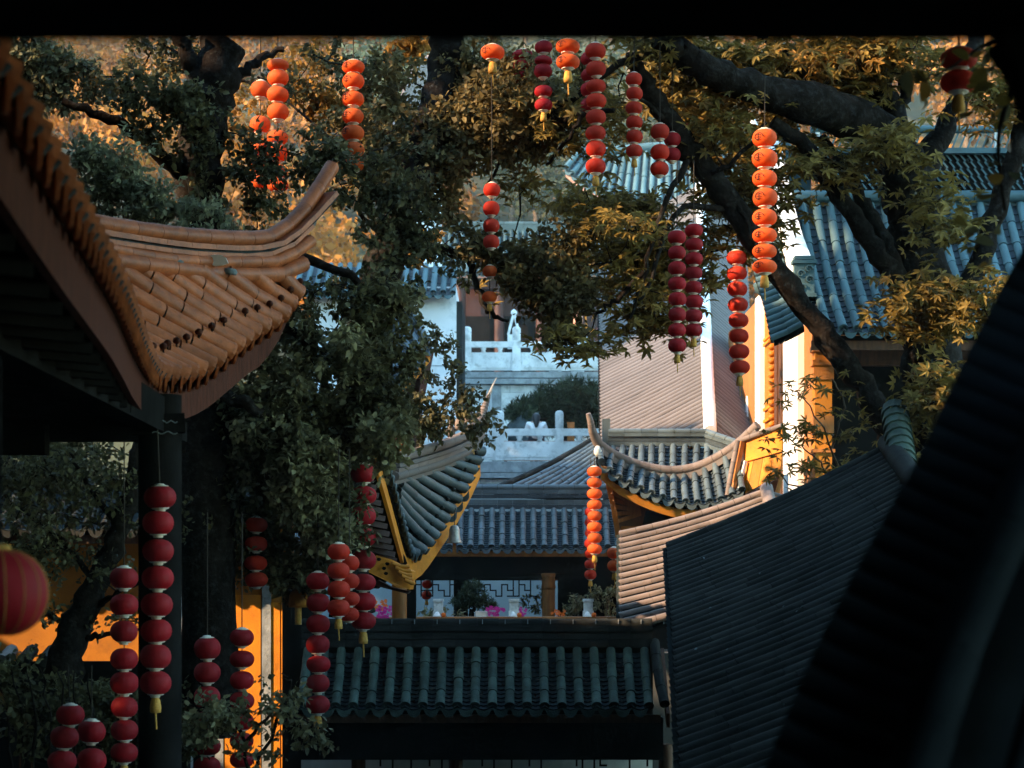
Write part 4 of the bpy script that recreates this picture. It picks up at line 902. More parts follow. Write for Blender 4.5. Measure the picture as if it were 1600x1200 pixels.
# ------------------------------------------------------------------ flower terrace in front of the central hall
fw = thing('flower_parapet', 'low orange parapet with flower beds in front of the central hall', 'parapet', (0, 36, -1.35))
Y = 36; x0, x1 = P(580, 0, Y).x, P(972, 0, Y).x
MB().box((x0, Y, -1.35), (x1, Y + .3, zz(967, Y))).build('wall', M['ochre_wall'], fw)
MB().box((x0, Y - .05, zz(966.5, Y)), (x1, Y + .35, zz(964, Y))).build('coping', M['wood_orange'], fw)
for px, lab in ((685, 'carved square stone post on the parapet under the red twin lanterns'), (803, 'carved square stone post on the parapet between the magenta flowers'), (919, 'carved square stone post on the parapet beside the brown column')):
    s = thing('stone_post', lab, 'post', P(px, 964, Y)); p = P(px, 963.8, Y + .1); h = 28 * Y / F
    MB().box(p + Vector((-.10, -.10, .0)), p + Vector((.10, .10, .11))).build('base', M['stone'], s)
    MB().box(p + Vector((-.085, -.085, .112)), p + Vector((.085, .085, h - .05))).build('shaft', M['stone'], s)
    MB().box(p + Vector((-.10, -.10, h - .048)), p + Vector((.10, .10, h))).build('cap', M['stone'], s)
    o = thing('offering_cloth', 'white and orange cloth figure at the foot of the stone post ' + {685: 'under the twin lanterns', 803: 'between magenta flowers', 919: 'near the brown column'}[px], 'figurine', P(px, 964, Y - .1)); q = P(px, 963.8, Y - .06) + Vector((-.02, -.12, 0))
    MB().lathe(q, [(.085, 0), (.065, .03), (.04, .08), (.015, .10)], 9).build('skirt', M['cloth_white'], o)
    MB().lathe(q + Vector((.12, 0, 0)), [(.03, 0), (.045, .02), (.045, .06), (.02, .08)], 9).build('orange_ball', M['orange_fl'], o)
def flower_clump(px0, px1, py0, py1, Y, n, m, name, label, cat):
    mb = MB()
    for k in range(n):
        p = P(R_.uniform(px0, px1), R_.uniform(py0, py1), Y + R_.uniform(-.1, .25)); s_ = R_.uniform(.02, .045)
        for j in range(4):
            a = j * 1.57 + R_.uniform(0, .8); d = Vector((math.cos(a), R_.uniform(-.5, .2), math.sin(a))) * s_; e = Vector((-d.z, 0, d.x)) * .5
            mb.add([p, p + d * .6 + e, p + d, p + d * .6 - e], [(0, 1, 2, 3)])
    o = mb.build(name, m, None, kind='stuff'); tag(o, label, cat); return o
flower_clump(760, 790, 948, 963, 36.2, 34, M['magenta'], 'flowers', 'magenta flowers left of the middle stone post', 'flowers')
flower_clump(812, 822, 950, 964, 36.2, 16, M['magenta'], 'flowers', 'small magenta flower clump right of the middle stone post', 'flowers')
flower_clump(588, 614, 948, 966, 35.7, 40, M['magenta'], 'flowers', 'magenta flowers beside the yellow column at left', 'flowers')
flower_clump(586, 606, 938, 954, 35.8, 20, M['orange_fl'], 'flowers', 'red and orange blooms above the magenta flowers at left', 'flowers')
flower_clump(862, 882, 955, 964, 36.2, 12, M['orange_fl'], 'flowers', 'tiny orange blooms at the foot of the brown column', 'flowers')
for px, py, lab in ((636, 962, 'grey stone tray beside the yellow column'), (752, 962, 'pale stone tray left of the magenta flowers')):
    o = thing('planter', lab, 'planter', P(px, 964, 35.9)); p = P(px, 963.8, 35.95) + Vector((0, -.06, 0)); o_ = MB().box(p + Vector((-.10, -.05, 0)), p + Vector((.10, .08, .085))).build('tray', M['stone'], o)
    MB().box(p + Vector((-.11, -.06, .087)), p + Vector((.11, .09, .105))).build('rim', M['stone'], o)
# ------------------------------------------------------------------ lanterns
def lantern_mesh(m, kind):
    mb = MB(); seg, lat = 32, 9; vs = []; fs = []
    for i in range(lat + 1):
        ph = math.pi * (.06 + .88 * i / lat); rr = math.sin(ph) ** (.75 if kind == 'round' else .9); z = math.cos(ph)
        for k in range(seg):
            th = 2 * math.pi * k / seg; s = 1 - (.045 if k % 4 else 0.0) * (1 if k % 2 == 0 else .75) if False else 1 - .035 * abs(math.sin(th * 4)) * 0 - (.065 if k % 2 else 0)
            vs.append((rr * s * math.cos(th), rr * s * math.sin(th), z))
    for i in range(lat):
        for k in range(seg):
            k2 = (k + 1) % seg; fs.append((i * seg + k2, i * seg + k, (i + 1) * seg + k, (i + 1) * seg + k2))
    mb.add(vs, fs, True); mb.add(vs[:seg], [tuple(range(seg))]); mb.add(vs[-seg:], [tuple(range(seg - 1, -1, -1))]); return mb.mesh('lantern', m)
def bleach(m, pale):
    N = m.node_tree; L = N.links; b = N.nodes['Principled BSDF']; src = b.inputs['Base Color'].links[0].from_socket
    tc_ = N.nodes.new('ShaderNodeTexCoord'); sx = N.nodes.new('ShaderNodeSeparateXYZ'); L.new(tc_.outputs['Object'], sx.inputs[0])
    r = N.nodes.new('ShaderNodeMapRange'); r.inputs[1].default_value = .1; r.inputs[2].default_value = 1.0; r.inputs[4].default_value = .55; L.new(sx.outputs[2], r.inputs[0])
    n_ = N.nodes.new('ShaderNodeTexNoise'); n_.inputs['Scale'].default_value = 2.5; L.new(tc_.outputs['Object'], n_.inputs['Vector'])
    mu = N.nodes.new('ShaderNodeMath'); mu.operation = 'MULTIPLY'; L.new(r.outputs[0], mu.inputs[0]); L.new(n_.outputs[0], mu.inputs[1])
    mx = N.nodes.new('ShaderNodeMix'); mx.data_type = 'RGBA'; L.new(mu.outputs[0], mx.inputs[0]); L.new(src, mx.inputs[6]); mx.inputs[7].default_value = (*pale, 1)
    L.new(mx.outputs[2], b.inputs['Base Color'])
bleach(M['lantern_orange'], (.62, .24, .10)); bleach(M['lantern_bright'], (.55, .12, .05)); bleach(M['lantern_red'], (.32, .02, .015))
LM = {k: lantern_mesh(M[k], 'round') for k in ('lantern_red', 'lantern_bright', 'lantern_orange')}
collar = MB().lathe((0, 0, -1.20), [(.28, 0), (.32, .08), (.32, .17), (.50, .23), (.56, .30)], 12).mesh('collar', M['metal_cap'])
collar_t = MB().lathe((0, 0, .94), [(.56, -.05), (.50, .02), (.32, .07), (.30, .16), (.10, .2)], 12).mesh('collar', M['metal_cap'])
mb = MB()
def stroke(pts, w_):
    q = [];
    for lo, la in pts: q.append(Vector((math.cos(la) * math.sin(lo), -math.cos(la) * math.cos(lo), math.sin(la))) * 1.02)
    mb.tube(q, w_, 4)
for a in range(1):
    ring = [(.38 * math.cos(k * .52) - .62, .40 * math.sin(k * .52) + .05) for k in range(13)]
    stroke(ring[:10], .035); stroke([(-.86, .22), (-.42, .20)], .035); stroke([(-.64, .36), (-.66, -.24)], .035); stroke([(-.84, -.04), (-.62, .02), (-.42, -.06)], .035); stroke([(-.80, -.24), (-.48, -.22)], .03)
emblem = mb.mesh('emblem', M['ink'])
def lantern_string(label, px, ys, w_, Y, m='lantern_red', h=None, top=20, tassel=True, xs=None, group='strings of lanterns', mark=False, sway=.6):
    p_top = P(px, top, Y)
    t = thing('lantern_string', label, 'lantern string', P(px, ys[0], Y), group)
    Rr = w_ * 1.06 / 2 * Y / F
    pts = [p_top]
    for i, py in enumerate(ys):
        dy = (ys[i + 1] - py) if i + 1 < len(ys) else (py - ys[i - 1] if i else w_ * .72)
        hh = (min(h * 1.12, dy * .93) if h else min(w_ * .8, dy * .93)) / 2 * Y / F
        x = (xs[i] if xs else px + R_.uniform(-sway, sway)); c = P(x, py, Y)
        o = bpy.data.objects.new('lantern', LM[m]); col.objects.link(o); o.parent = t; o.location = c - ORG[t.name]
        o.scale = (Rr * R_.uniform(.96, 1.04), Rr, hh * R_.uniform(.97, 1.05)); o.rotation_euler = (R_.uniform(-.05, .05), R_.uniform(-.05, .05), R_.uniform(0, 6))
        for me_ in ([collar, collar_t] if i == 0 else [collar]):
            k = bpy.data.objects.new('collar', me_); col.objects.link(k); k.parent = o
        if mark:
            k = bpy.data.objects.new('emblem', emblem); col.objects.link(k); k.parent = o; k.rotation_euler = (0, 0, -o.rotation_euler[2])
        pts.append(c)
    MB().tube(pts, .007, 5).build('cord', M['cord'], t)
    if tassel:
        e = pts[-1] + Vector((0, 0, -hh * 1.2))
        MB().lathe(e + Vector((0, 0, -Rr * .95)), [(Rr * .34, 0), (Rr * .36, Rr * .3), (Rr * .30, Rr * .75), (Rr * .22, Rr * .95)], 8).build('tassel', M['tassel'], t)
        MB().tube([e + Vector((0, 0, -Rr * .9)), e + Vector((Rr * .05, 0, -Rr * 2.0))], Rr * .06, 5).build('tassel_thread', M['tassel'], t)
    return t
def seq(a, b, n): return [a + (b - a) * i / (n - 1) for i in range(n)]
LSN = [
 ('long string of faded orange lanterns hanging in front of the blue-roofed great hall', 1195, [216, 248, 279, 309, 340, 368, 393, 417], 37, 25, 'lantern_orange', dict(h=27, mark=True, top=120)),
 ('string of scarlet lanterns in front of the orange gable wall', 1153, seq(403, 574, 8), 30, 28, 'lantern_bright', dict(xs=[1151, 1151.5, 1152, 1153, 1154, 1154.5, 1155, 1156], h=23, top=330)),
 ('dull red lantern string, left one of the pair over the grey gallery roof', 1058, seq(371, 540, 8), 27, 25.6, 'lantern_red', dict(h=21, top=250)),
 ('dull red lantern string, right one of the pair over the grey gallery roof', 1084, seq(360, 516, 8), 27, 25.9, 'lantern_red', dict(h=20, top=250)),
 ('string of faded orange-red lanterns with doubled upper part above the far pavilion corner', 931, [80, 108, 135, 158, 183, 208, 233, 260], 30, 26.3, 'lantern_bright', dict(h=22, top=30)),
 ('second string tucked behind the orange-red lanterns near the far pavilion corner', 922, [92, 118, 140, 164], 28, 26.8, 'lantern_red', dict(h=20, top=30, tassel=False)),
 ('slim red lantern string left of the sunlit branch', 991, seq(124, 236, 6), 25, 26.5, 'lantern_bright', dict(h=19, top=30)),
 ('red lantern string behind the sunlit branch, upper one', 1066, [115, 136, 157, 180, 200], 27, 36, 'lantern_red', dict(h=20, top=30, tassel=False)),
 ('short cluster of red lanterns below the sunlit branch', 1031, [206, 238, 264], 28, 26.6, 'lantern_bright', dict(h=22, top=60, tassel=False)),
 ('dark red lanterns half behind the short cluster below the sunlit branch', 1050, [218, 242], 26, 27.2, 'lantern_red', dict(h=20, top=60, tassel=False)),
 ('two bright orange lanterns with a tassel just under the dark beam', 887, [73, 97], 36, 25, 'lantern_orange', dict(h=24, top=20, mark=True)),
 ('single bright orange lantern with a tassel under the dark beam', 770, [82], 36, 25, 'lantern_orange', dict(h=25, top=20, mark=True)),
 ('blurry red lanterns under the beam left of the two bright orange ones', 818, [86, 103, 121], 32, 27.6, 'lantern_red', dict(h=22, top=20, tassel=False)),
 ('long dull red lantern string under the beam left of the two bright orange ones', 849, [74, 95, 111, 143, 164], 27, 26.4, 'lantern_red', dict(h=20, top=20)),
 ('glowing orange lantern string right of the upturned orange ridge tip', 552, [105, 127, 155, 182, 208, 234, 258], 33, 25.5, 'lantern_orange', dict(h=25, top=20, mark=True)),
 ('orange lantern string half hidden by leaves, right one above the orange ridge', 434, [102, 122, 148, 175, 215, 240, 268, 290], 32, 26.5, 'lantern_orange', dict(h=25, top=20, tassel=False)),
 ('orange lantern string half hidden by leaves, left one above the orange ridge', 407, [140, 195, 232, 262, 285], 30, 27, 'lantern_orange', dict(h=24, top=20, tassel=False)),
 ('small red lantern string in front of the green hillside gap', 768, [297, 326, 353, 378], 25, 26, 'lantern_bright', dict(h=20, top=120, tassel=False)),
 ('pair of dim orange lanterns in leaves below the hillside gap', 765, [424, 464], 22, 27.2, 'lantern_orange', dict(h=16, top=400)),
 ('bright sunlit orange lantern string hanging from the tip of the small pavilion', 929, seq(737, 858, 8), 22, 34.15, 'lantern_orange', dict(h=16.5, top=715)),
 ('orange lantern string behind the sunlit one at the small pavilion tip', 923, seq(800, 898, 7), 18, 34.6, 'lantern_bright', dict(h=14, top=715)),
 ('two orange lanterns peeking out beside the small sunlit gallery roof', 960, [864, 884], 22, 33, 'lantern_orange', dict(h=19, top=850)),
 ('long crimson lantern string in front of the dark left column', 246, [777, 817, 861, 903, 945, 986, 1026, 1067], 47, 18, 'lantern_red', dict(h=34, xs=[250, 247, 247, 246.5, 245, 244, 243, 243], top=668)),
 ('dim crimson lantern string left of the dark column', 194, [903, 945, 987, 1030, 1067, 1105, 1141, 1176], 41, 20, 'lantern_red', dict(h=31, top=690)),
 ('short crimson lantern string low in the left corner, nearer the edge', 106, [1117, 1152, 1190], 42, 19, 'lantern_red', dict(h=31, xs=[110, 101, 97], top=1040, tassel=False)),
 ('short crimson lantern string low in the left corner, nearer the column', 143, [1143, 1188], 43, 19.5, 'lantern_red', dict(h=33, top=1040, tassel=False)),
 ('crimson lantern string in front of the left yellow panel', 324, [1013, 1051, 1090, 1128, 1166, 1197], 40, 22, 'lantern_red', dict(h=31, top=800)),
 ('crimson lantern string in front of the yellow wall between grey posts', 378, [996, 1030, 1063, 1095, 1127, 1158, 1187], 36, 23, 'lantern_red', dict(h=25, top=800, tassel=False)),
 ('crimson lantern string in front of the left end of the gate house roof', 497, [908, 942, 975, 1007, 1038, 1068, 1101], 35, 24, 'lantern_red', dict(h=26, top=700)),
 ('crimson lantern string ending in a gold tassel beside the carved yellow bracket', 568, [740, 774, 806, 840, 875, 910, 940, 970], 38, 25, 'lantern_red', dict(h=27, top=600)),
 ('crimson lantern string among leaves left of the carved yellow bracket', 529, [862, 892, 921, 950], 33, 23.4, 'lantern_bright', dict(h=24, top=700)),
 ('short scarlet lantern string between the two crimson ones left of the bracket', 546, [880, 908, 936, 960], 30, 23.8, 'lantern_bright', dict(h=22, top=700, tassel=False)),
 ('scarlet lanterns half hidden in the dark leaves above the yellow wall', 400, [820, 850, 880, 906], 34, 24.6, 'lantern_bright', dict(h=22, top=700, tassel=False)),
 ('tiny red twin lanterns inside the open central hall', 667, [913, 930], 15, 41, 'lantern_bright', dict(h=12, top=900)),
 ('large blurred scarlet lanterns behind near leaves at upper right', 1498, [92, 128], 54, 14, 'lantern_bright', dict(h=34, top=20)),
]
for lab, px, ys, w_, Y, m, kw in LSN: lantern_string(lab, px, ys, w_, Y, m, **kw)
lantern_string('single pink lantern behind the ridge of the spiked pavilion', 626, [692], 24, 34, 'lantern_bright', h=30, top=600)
# big near lantern on the left edge
mb = MB(); vs = []; fs = []; seg, lat = 48, 16
for i in range(lat + 1):
    ph = math.pi * (.05 + .90 * i / lat); rr = math.sin(ph) ** .8
    for k in range(seg):
        th = 2 * math.pi * k / seg; s = 1 - .022 * (1 - abs(math.cos(th * 8)) ** .6); vs.append((rr * s * math.cos(th), rr * s * math.sin(th), .88 * math.cos(ph)))
for i in range(lat):
    for k in range(seg): k2 = (k + 1) % seg; fs.append((i * seg + k2, i * seg + k, (i + 1) * seg + k, (i + 1) * seg + k2))
mb.add(vs, fs, True)
Yb = 8.0; cb = P(-2, 926, Yb); rb = 77 * Yb / F
t = thing('big_lantern', 'large red ribbed lantern cut off by the left edge', 'lantern', cb)
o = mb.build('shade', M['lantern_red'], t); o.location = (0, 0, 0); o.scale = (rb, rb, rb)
for k in range(16):
    th = 2 * math.pi * (k + .0) / 16; q = [cb + Vector((math.sin(math.pi * (.05 + .9 * j / 14)) ** .8 * math.cos(th) * 1.004, math.sin(math.pi * (.05 + .9 * j / 14)) ** .8 * math.sin(th) * 1.004, .885 * math.cos(math.pi * (.05 + .9 * j / 14)))) * rb for j in range(15)]
    MB().tube(q, .0022, 4).build('rib', M['tassel'], t)
MB().tube([cb + Vector((0, 0, rb * .85)), P(-2, 560, Yb)], .012, 6).build('cord', M['wood_dark'], t)
MB().lathe(cb + Vector((0, 0, rb * .83)), [(rb * .25, 0), (rb * .25, rb * .12), (rb * .1, rb * .16)], 16).build('collar', M['tassel'], t)
for px, py, w_, lab in ((466, 934, 30, 'yellow silk tassel bell among dark leaves beside the crimson strings'), (452, 860, 13, 'small yellow tassel among dark leaves above the larger one')):
    o = thing('silk_tassel', lab, 'tassel', P(px, py, 25.5)); p = P(px, py + w_ * .5, 25.5); r = w_ / 2 * 25.5 / F
    MB().lathe(p, [(r, 0), (r * 1.02, r * .4), (r * .95, r * 1.3), (r * .6, r * 1.8), (r * .15, r * 2)], 14).build('bell_head', M['yellow_deep'], o)
    MB().tube([p, p + Vector((0, 0, -r * 1.8))], r * .35, 8).build('fringe', M['tassel'], o)
    MB().tube([p + Vector((0, 0, r * 2)), p + Vector((0, 0, 2.6))], .006, 5).build('cord', M['cord'], o)

# ------------------------------------------------------------------ foliage
# openings are cut into the crowns so low sun reaches these chosen places
LIT = []
def lit(px, py, Y, r): LIT.append((P(px, py, Y), r))
for v in (960, 1020, 1080, 1140, 1195): 
    for j in range(4): lit(v, 965 - j * 38 - (v - 960) * .36, 29 + j * .85, .75 if v < 1000 else 1.1)
for px in (940, 965, 990, 1020, 1050, 1080, 1095):
    for j in range(5): lit(px, 700 - j * 27 - (px - 940) * .25, 43.5 + j * 1.5, .8)
for Y_ in np.arange(35, 46, .9):
    for z_ in ((1.0, 2.0, 3.0, 4.0, 5.0, 5.8) if Y_ < 38.5 else (3.2, 4.0, 5.0, 5.8)): LIT.append((Vector((5.4, Y_, z_)), .8))
for k in range(8): LIT.append((Vector((4.9, 33.2 + .45 * k, 5.0 + .42 * k)), .35))
for px, py in ((1170, 700), (1200, 690), (1185, 730), (1210, 660)): lit(px, py, 34, .5)
for px, py, Y_ in ((640, 705, 31), (690, 690, 31.8), (740, 660, 32.6), (760, 620, 32.9), (720, 760, 32.1), (690, 810, 31.7), (655, 870, 31), (745, 720, 32.6)): lit(px, py, Y_, .45)
for px, py in ((929, 740), (929, 780), (929, 820), (929, 855), (958, 875)): lit(px, py, 34.2, .35)
for py in (216, 280, 340, 400): lit(1195, py, 25, .40)
for py in (410, 470, 530): lit(1153, py, 28, .4)
for px, py, Y_ in ((940, 700, 34.5), (1000, 727, 35), (1060, 735, 35.2), (1120, 712, 35), (1170, 675, 34.7)): lit(px, py, Y_, .3)
for px, py in ((1000, 110), (1020, 160), (1045, 205)): lit(px, py, 29, .4)
for px, py in ((887, 75), (770, 82)): lit(px, py, 25, .4)
for py in (120, 180, 240): lit(552, py, 25.5, .4); lit(430, py + 30, 26.7, .4)
for px, py in ((640, 130), (670, 110), (690, 90), (640, 170)): lit(px, py, 62, 1.2)
for px in (370, 400, 440): 
    for py in (960, 1020, 1080, 1140): lit(px, py, 30.4, .7)
for px in (60, 120, 180): lit(px, 890, 30.4, .8); lit(px, 960, 30.4, .8)
for px, py in ((660, 390), (650, 420), (640, 80), (670, 85)): lit(px, py, 27, .5)
for px, py, r in ((440, 120, .6), (490, 150, .6), (250, 115, .5), (380, 190, .4), (540, 150, .4)): lit(px, py, 28.4, r)
for px, py in ((1300, 85), (1400, 90), (1150, 180)): lit(px, py, 28.2, .5)
LP = np.array([p for p, r in LIT]); LR = np.array([r for p, r in LIT]); SV = np.array(SUN)
def blocks_sun(pts, scale=1.0, margin=0.0):
    out = np.zeros(len(pts), bool)
    for c, r in zip(LP, LR):
        v = pts - c; t_ = v @ SV; d2 = (v * v).sum(1) - t_ * t_
        out |= (t_ > .6) & (d2 < (r * scale + margin) ** 2)
    return out
def unit(a): return a / np.maximum(1e-9, np.linalg.norm(a, axis=1, keepdims=True))
def leaves(name, base, d, nrm, L, W, m, parent, fold=.18, label=None, kind='stuff', droop=.0, simple=False):
    n = len(base)
    s = unit(np.cross(d, nrm)); up = np.cross(s, d)
    L = L[:, None]; W = W[:, None]
    b = base; tip = base + d * L - up * L * droop
    l1 = base + d * L * .32 + s * W + up * W * fold; l2 = base + d * L * .70 + s * W * .72 + up * W * fold - up * L * droop * .4
    r1 = base + d * L * .32 - s * W + up * W * fold; r2 = base + d * L * .70 - s * W * .72 + up * W * fold - up * L * droop * .4
    if simple:
        V = np.stack([b, base + d * L * .45 + s * W, tip, base + d * L * .45 - s * W], 1).reshape(-1, 3).astype(np.float32); kv = 4
        loops = np.arange(4 * n, dtype=np.int32); nf = n
    V = V if simple else np.stack([b, l1, l2, tip, r2, r1], 1).reshape(-1, 3).astype(np.float32)
    idx = (np.arange(n)[:, None] * 6)
    if not simple: kv = 6; nf = 2 * n; loops = np.concatenate([idx + np.array([0, 1, 2, 3]), idx + np.array([0, 3, 4, 5])], 1).reshape(-1).astype(np.int32)
    me = bpy.data.meshes.new(name); me.vertices.add(len(V)); me.vertices.foreach_set('co', V.ravel())
    me.loops.add(len(loops)); me.loops.foreach_set('vertex_index', loops)
    me.polygons.add(nf); me.polygons.foreach_set('loop_start', np.arange(0, 4 * nf, 4, dtype=np.int32)); me.polygons.foreach_set('loop_total', np.full(nf, 4, np.int32))
    a = me.attributes.new('rnd', 'FLOAT', 'POINT'); a.data.foreach_set('value', np.repeat(NP.random(n), kv).astype(np.float32))
    me.update(calc_edges=True); me.validate(); me.materials.append(m)
    o = bpy.data.objects.new(name, me); link(o, parent)
    if kind: o['kind'] = kind
    if label: o['label'] = label
    return o
def blob_points(blobs, rng):
    C = []; D = []
    for (px, py, Y, rx, ry, rd, n) in blobs:
        c = np.array(P(px, py, Y)); r = np.array([rx * Y / F, rd, ry * Y / F])
        u = unit(rng.normal(size=(n, 3))); q = rng.random((n, 1)) ** (1 / 2.4); C.append(c + u * q * r); D.append(u)
    return np.concatenate(C), np.concatenate(D)
def oval_crown(parent, blobs, per, clR, L, m, rng, asp=.30, carve=True, name='crown', droop=.1, avoid=None, flat=.75):
    C, D = blob_points(blobs, rng)
    # thin some regions out so that light and dark clumps form
    g = np.sin(C[:, 0] * 2.1 + C[:, 2] * 1.3) + np.sin(C[:, 2] * 2.7 - C[:, 1] * 1.7 + 1) + np.sin(C[:, 0] * 4.3 + 2) * .5
    keep = rng.random(len(C)) < np.clip(.72 + .22 * g, .12, 1); C, D = C[keep], D[keep]
    if avoid is not None: k = ~avoid(C); C, D = C[k], D[k]
    if carve: k = ~blocks_sun(C); C, D = C[k], D[k]
    n = len(C); T = unit(D * .7 + rng.normal(size=(n, 3)) * .7 + np.array([0, 0, -.15]))
    ln = rng.uniform(.6, 1.2, (n, 1, 1)) * clR * 2
    t = rng.random((n, per, 1)); base = C[:, None, :] + T[:, None, :] * (t - .5) * ln + rng.normal(size=(n, per, 3)) * clR * .22
    d = T[:, None, :] * .55 + rng.normal(size=(n, per, 3)) * .8 + np.array([0, 0, -.25]); base = base.reshape(-1, 3); d = unit(d.reshape(-1, 3))
    nr = unit(rng.normal(size=(len(d), 3)) * flat + np.array([-.1, -.25, .8]))
    LL = rng.uniform(.5, 1.4, len(d)) * L
    if carve: k = ~blocks_sun(base, .85); base, d, nr, LL = base[k], d[k], nr[k], LL[k]
    leaves(name, base, d, nr, LL, LL * asp, m, parent, droop=droop); return C
def palm_crown(parent, blobs, per, L, m, rng, asp=.17, carve=True, name='crown', clR=.25):
    C, D = blob_points(blobs, rng)
    g = np.sin(C[:, 0] * 2.3 + C[:, 2] * 1.9) + np.sin(C[:, 2] * 3.1 - C[:, 0] * 1.1 + 1)
    keep = rng.random(len(C)) < np.clip(.7 + .25 * g, .1, 1); C, D = C[keep], D[keep]
    if carve: k = ~blocks_sun(C); C, D = C[k], D[k]
    n = len(C); k_ = 6
    c2 = C[:, None, :] + rng.normal(size=(n, per, 3)) * np.array([clR, clR, clR * .45]); c2 = c2.reshape(-1, 3); n2 = len(c2)
    nr = unit(rng.normal(size=(n2, 3)) * .42 + np.array([0, -.35, .85])); ax = unit(np.cross(nr, rng.normal(size=(n2, 3)))); ay = np.cross(nr, ax)
    ang = (np.arange(k_) / (k_ - 1) - .5) * 3.9; base = np.repeat(c2, k_, 0)
    d = (ax[:, None, :] * np.cos(ang)[None, :, None] + ay[:, None, :] * np.sin(ang)[None, :, None]).reshape(-1, 3)
    LL = (rng.uniform(.75, 1.2, (n2, 1)) * (1 - .35 * np.abs(ang / 1.95))[None, :]).reshape(-1) * L
    leaves(name, base, unit(d + rng.normal(size=d.shape) * .08), np.repeat(nr, k_, 0), LL, LL * asp, m, parent, droop=.22, fold=.25); return C
def limb(parent, pts, rads, m, name='branch', n=None, seg=9, wob=.02):
    pts = [P(*p) for p in pts]; n = n or 6 * len(pts); c = catmull(pts, n); rr = [rads[0] + (rads[-1] - rads[0]) * i / (n - 1) for i in range(n)] if len(rads) == 2 else [float(np.interp(i / (n - 1) * (len(rads) - 1), range(len(rads)), rads)) for i in range(n)]
    r2 = [r * R_.uniform(.9, 1.12) for r in rr]
    c = [p + Vector((R_.gauss(0, wob), R_.gauss(0, wob), R_.gauss(0, wob))) for p in c]
    MB().tube(c, r2, seg).build(name, m, parent); return [np.array(p) for p in c]
def twigs(parent, skel, C, m, maxlen=1.6, r=.012, sub=1.0, rng=None):
    """join cluster centres to the nearest branch or to a cluster already joined"""
    if sub < 1: C = C[(rng or NP).random(len(C)) < sub]
    S = np.array(skel); d0 = np.array([np.min(((S - c) ** 2).sum(1)) for c in C]); order = np.argsort(d0)
    nodes = list(S); base = [r * 1.6] * len(nodes); A = np.array(nodes); mb = MB(); full = np.zeros((len(S) + len(C), 3)); full[:len(S)] = S; k = len(S)
    for i in order:
        c = C[i]; dd = ((full[:k] - c) ** 2).sum(1); j = int(np.argmin(dd)); L = math.sqrt(dd[j])
        if L < maxlen:
            a = Vector(full[j]); b = Vector(c); mid = a.lerp(b, .5) + Vector((R_.gauss(0, .09), R_.gauss(0, .09), R_.gauss(0, .09) + .04)) * L
            rr = r * min(1.8, .55 + L); mb.tube([a, mid, b], [rr, rr * .75, rr * .45], 4, False)
        full[k] = c; k += 1
    if mb.v: mb.build('twigs', m, parent, kind='stuff')
rng = np.random.default_rng(5)
# --- big tree at the right
t = thing('palmate_tree', 'big dark trunk with spreading limbs and olive palmate leaves in front of the blue-roofed hall', 'tree', P(1450, 1080, 29))
sk = limb(t, [(1478, 1100, 29), (1476, 800, 29), (1462, 620, 29), (1448, 500, 29), (1438, 400, 29), (1424, 320, 29), (1412, 255, 29)], [.55, .50, .46, .42, .40, .40, .38], M['bark'], 'trunk', 40, 14, .015)
B = M['bark']
sk += limb(t, [(1440, 420, 29), (1420, 280, 28.8), (1370, 205, 28.5), (1290, 170, 28), (1200, 145, 27.6), (1120, 115, 27.2), (1070, 85, 27), (1030, 55, 26.8)], [0.306, 0.306, 0.323, 0.306, 0.255, 0.221, 0.187, 0.170], B, seg=12, n=44)
sk += limb(t, [(1412, 270, 29), (1395, 190, 29.3), (1362, 110, 29.6), (1340, 50, 30)], [0.255, 0.230, 0.212, 0.187], B, n=24)
sk += limb(t, [(1425, 300, 29), (1478, 200, 29.3), (1510, 120, 29.5), (1530, 30, 30)], [0.238, 0.170, 0.136, 0.111], B, n=24)
sk += limb(t, [(1390, 190, 29.2), (1415, 140, 29.4), (1385, 60, 29.6)], [0.102, 0.085, 0.068], B, n=16)
sk += limb(t, [(1465, 560, 29), (1505, 470, 28.7), (1545, 370, 28.4), (1572, 280, 28.2), (1600, 190, 28), (1625, 90, 28)], [0.221, 0.170, 0.145, 0.136, 0.128, 0.102], B, n=30)
sk += limb(t, [(1440, 540, 29), (1405, 445, 28.7), (1360, 380, 28.5), (1310, 300, 28.2), (1262, 235, 28), (1205, 185, 27.7)], [0.187, 0.162, 0.145, 0.128, 0.119, 0.085], B, n=30)
sk += limb(t, [(1415, 450, 28.8), (1372, 360, 28.7), (1335, 290, 28.6), (1285, 215, 28.4)], [0.119, 0.111, 0.102, 0.076], B, n=20)
sk += limb(t, [(1335, 330, 28.4), (1320, 260, 28.6), (1270, 120, 29), (1215, 70, 29)], [0.060, 0.068, 0.085, 0.051], B, n=20) if False else []
sk += limb(t, [(1300, 180, 28), (1240, 100, 28.6), (1190, 55, 29)], [0.111, 0.085, 0.060], B, n=16)
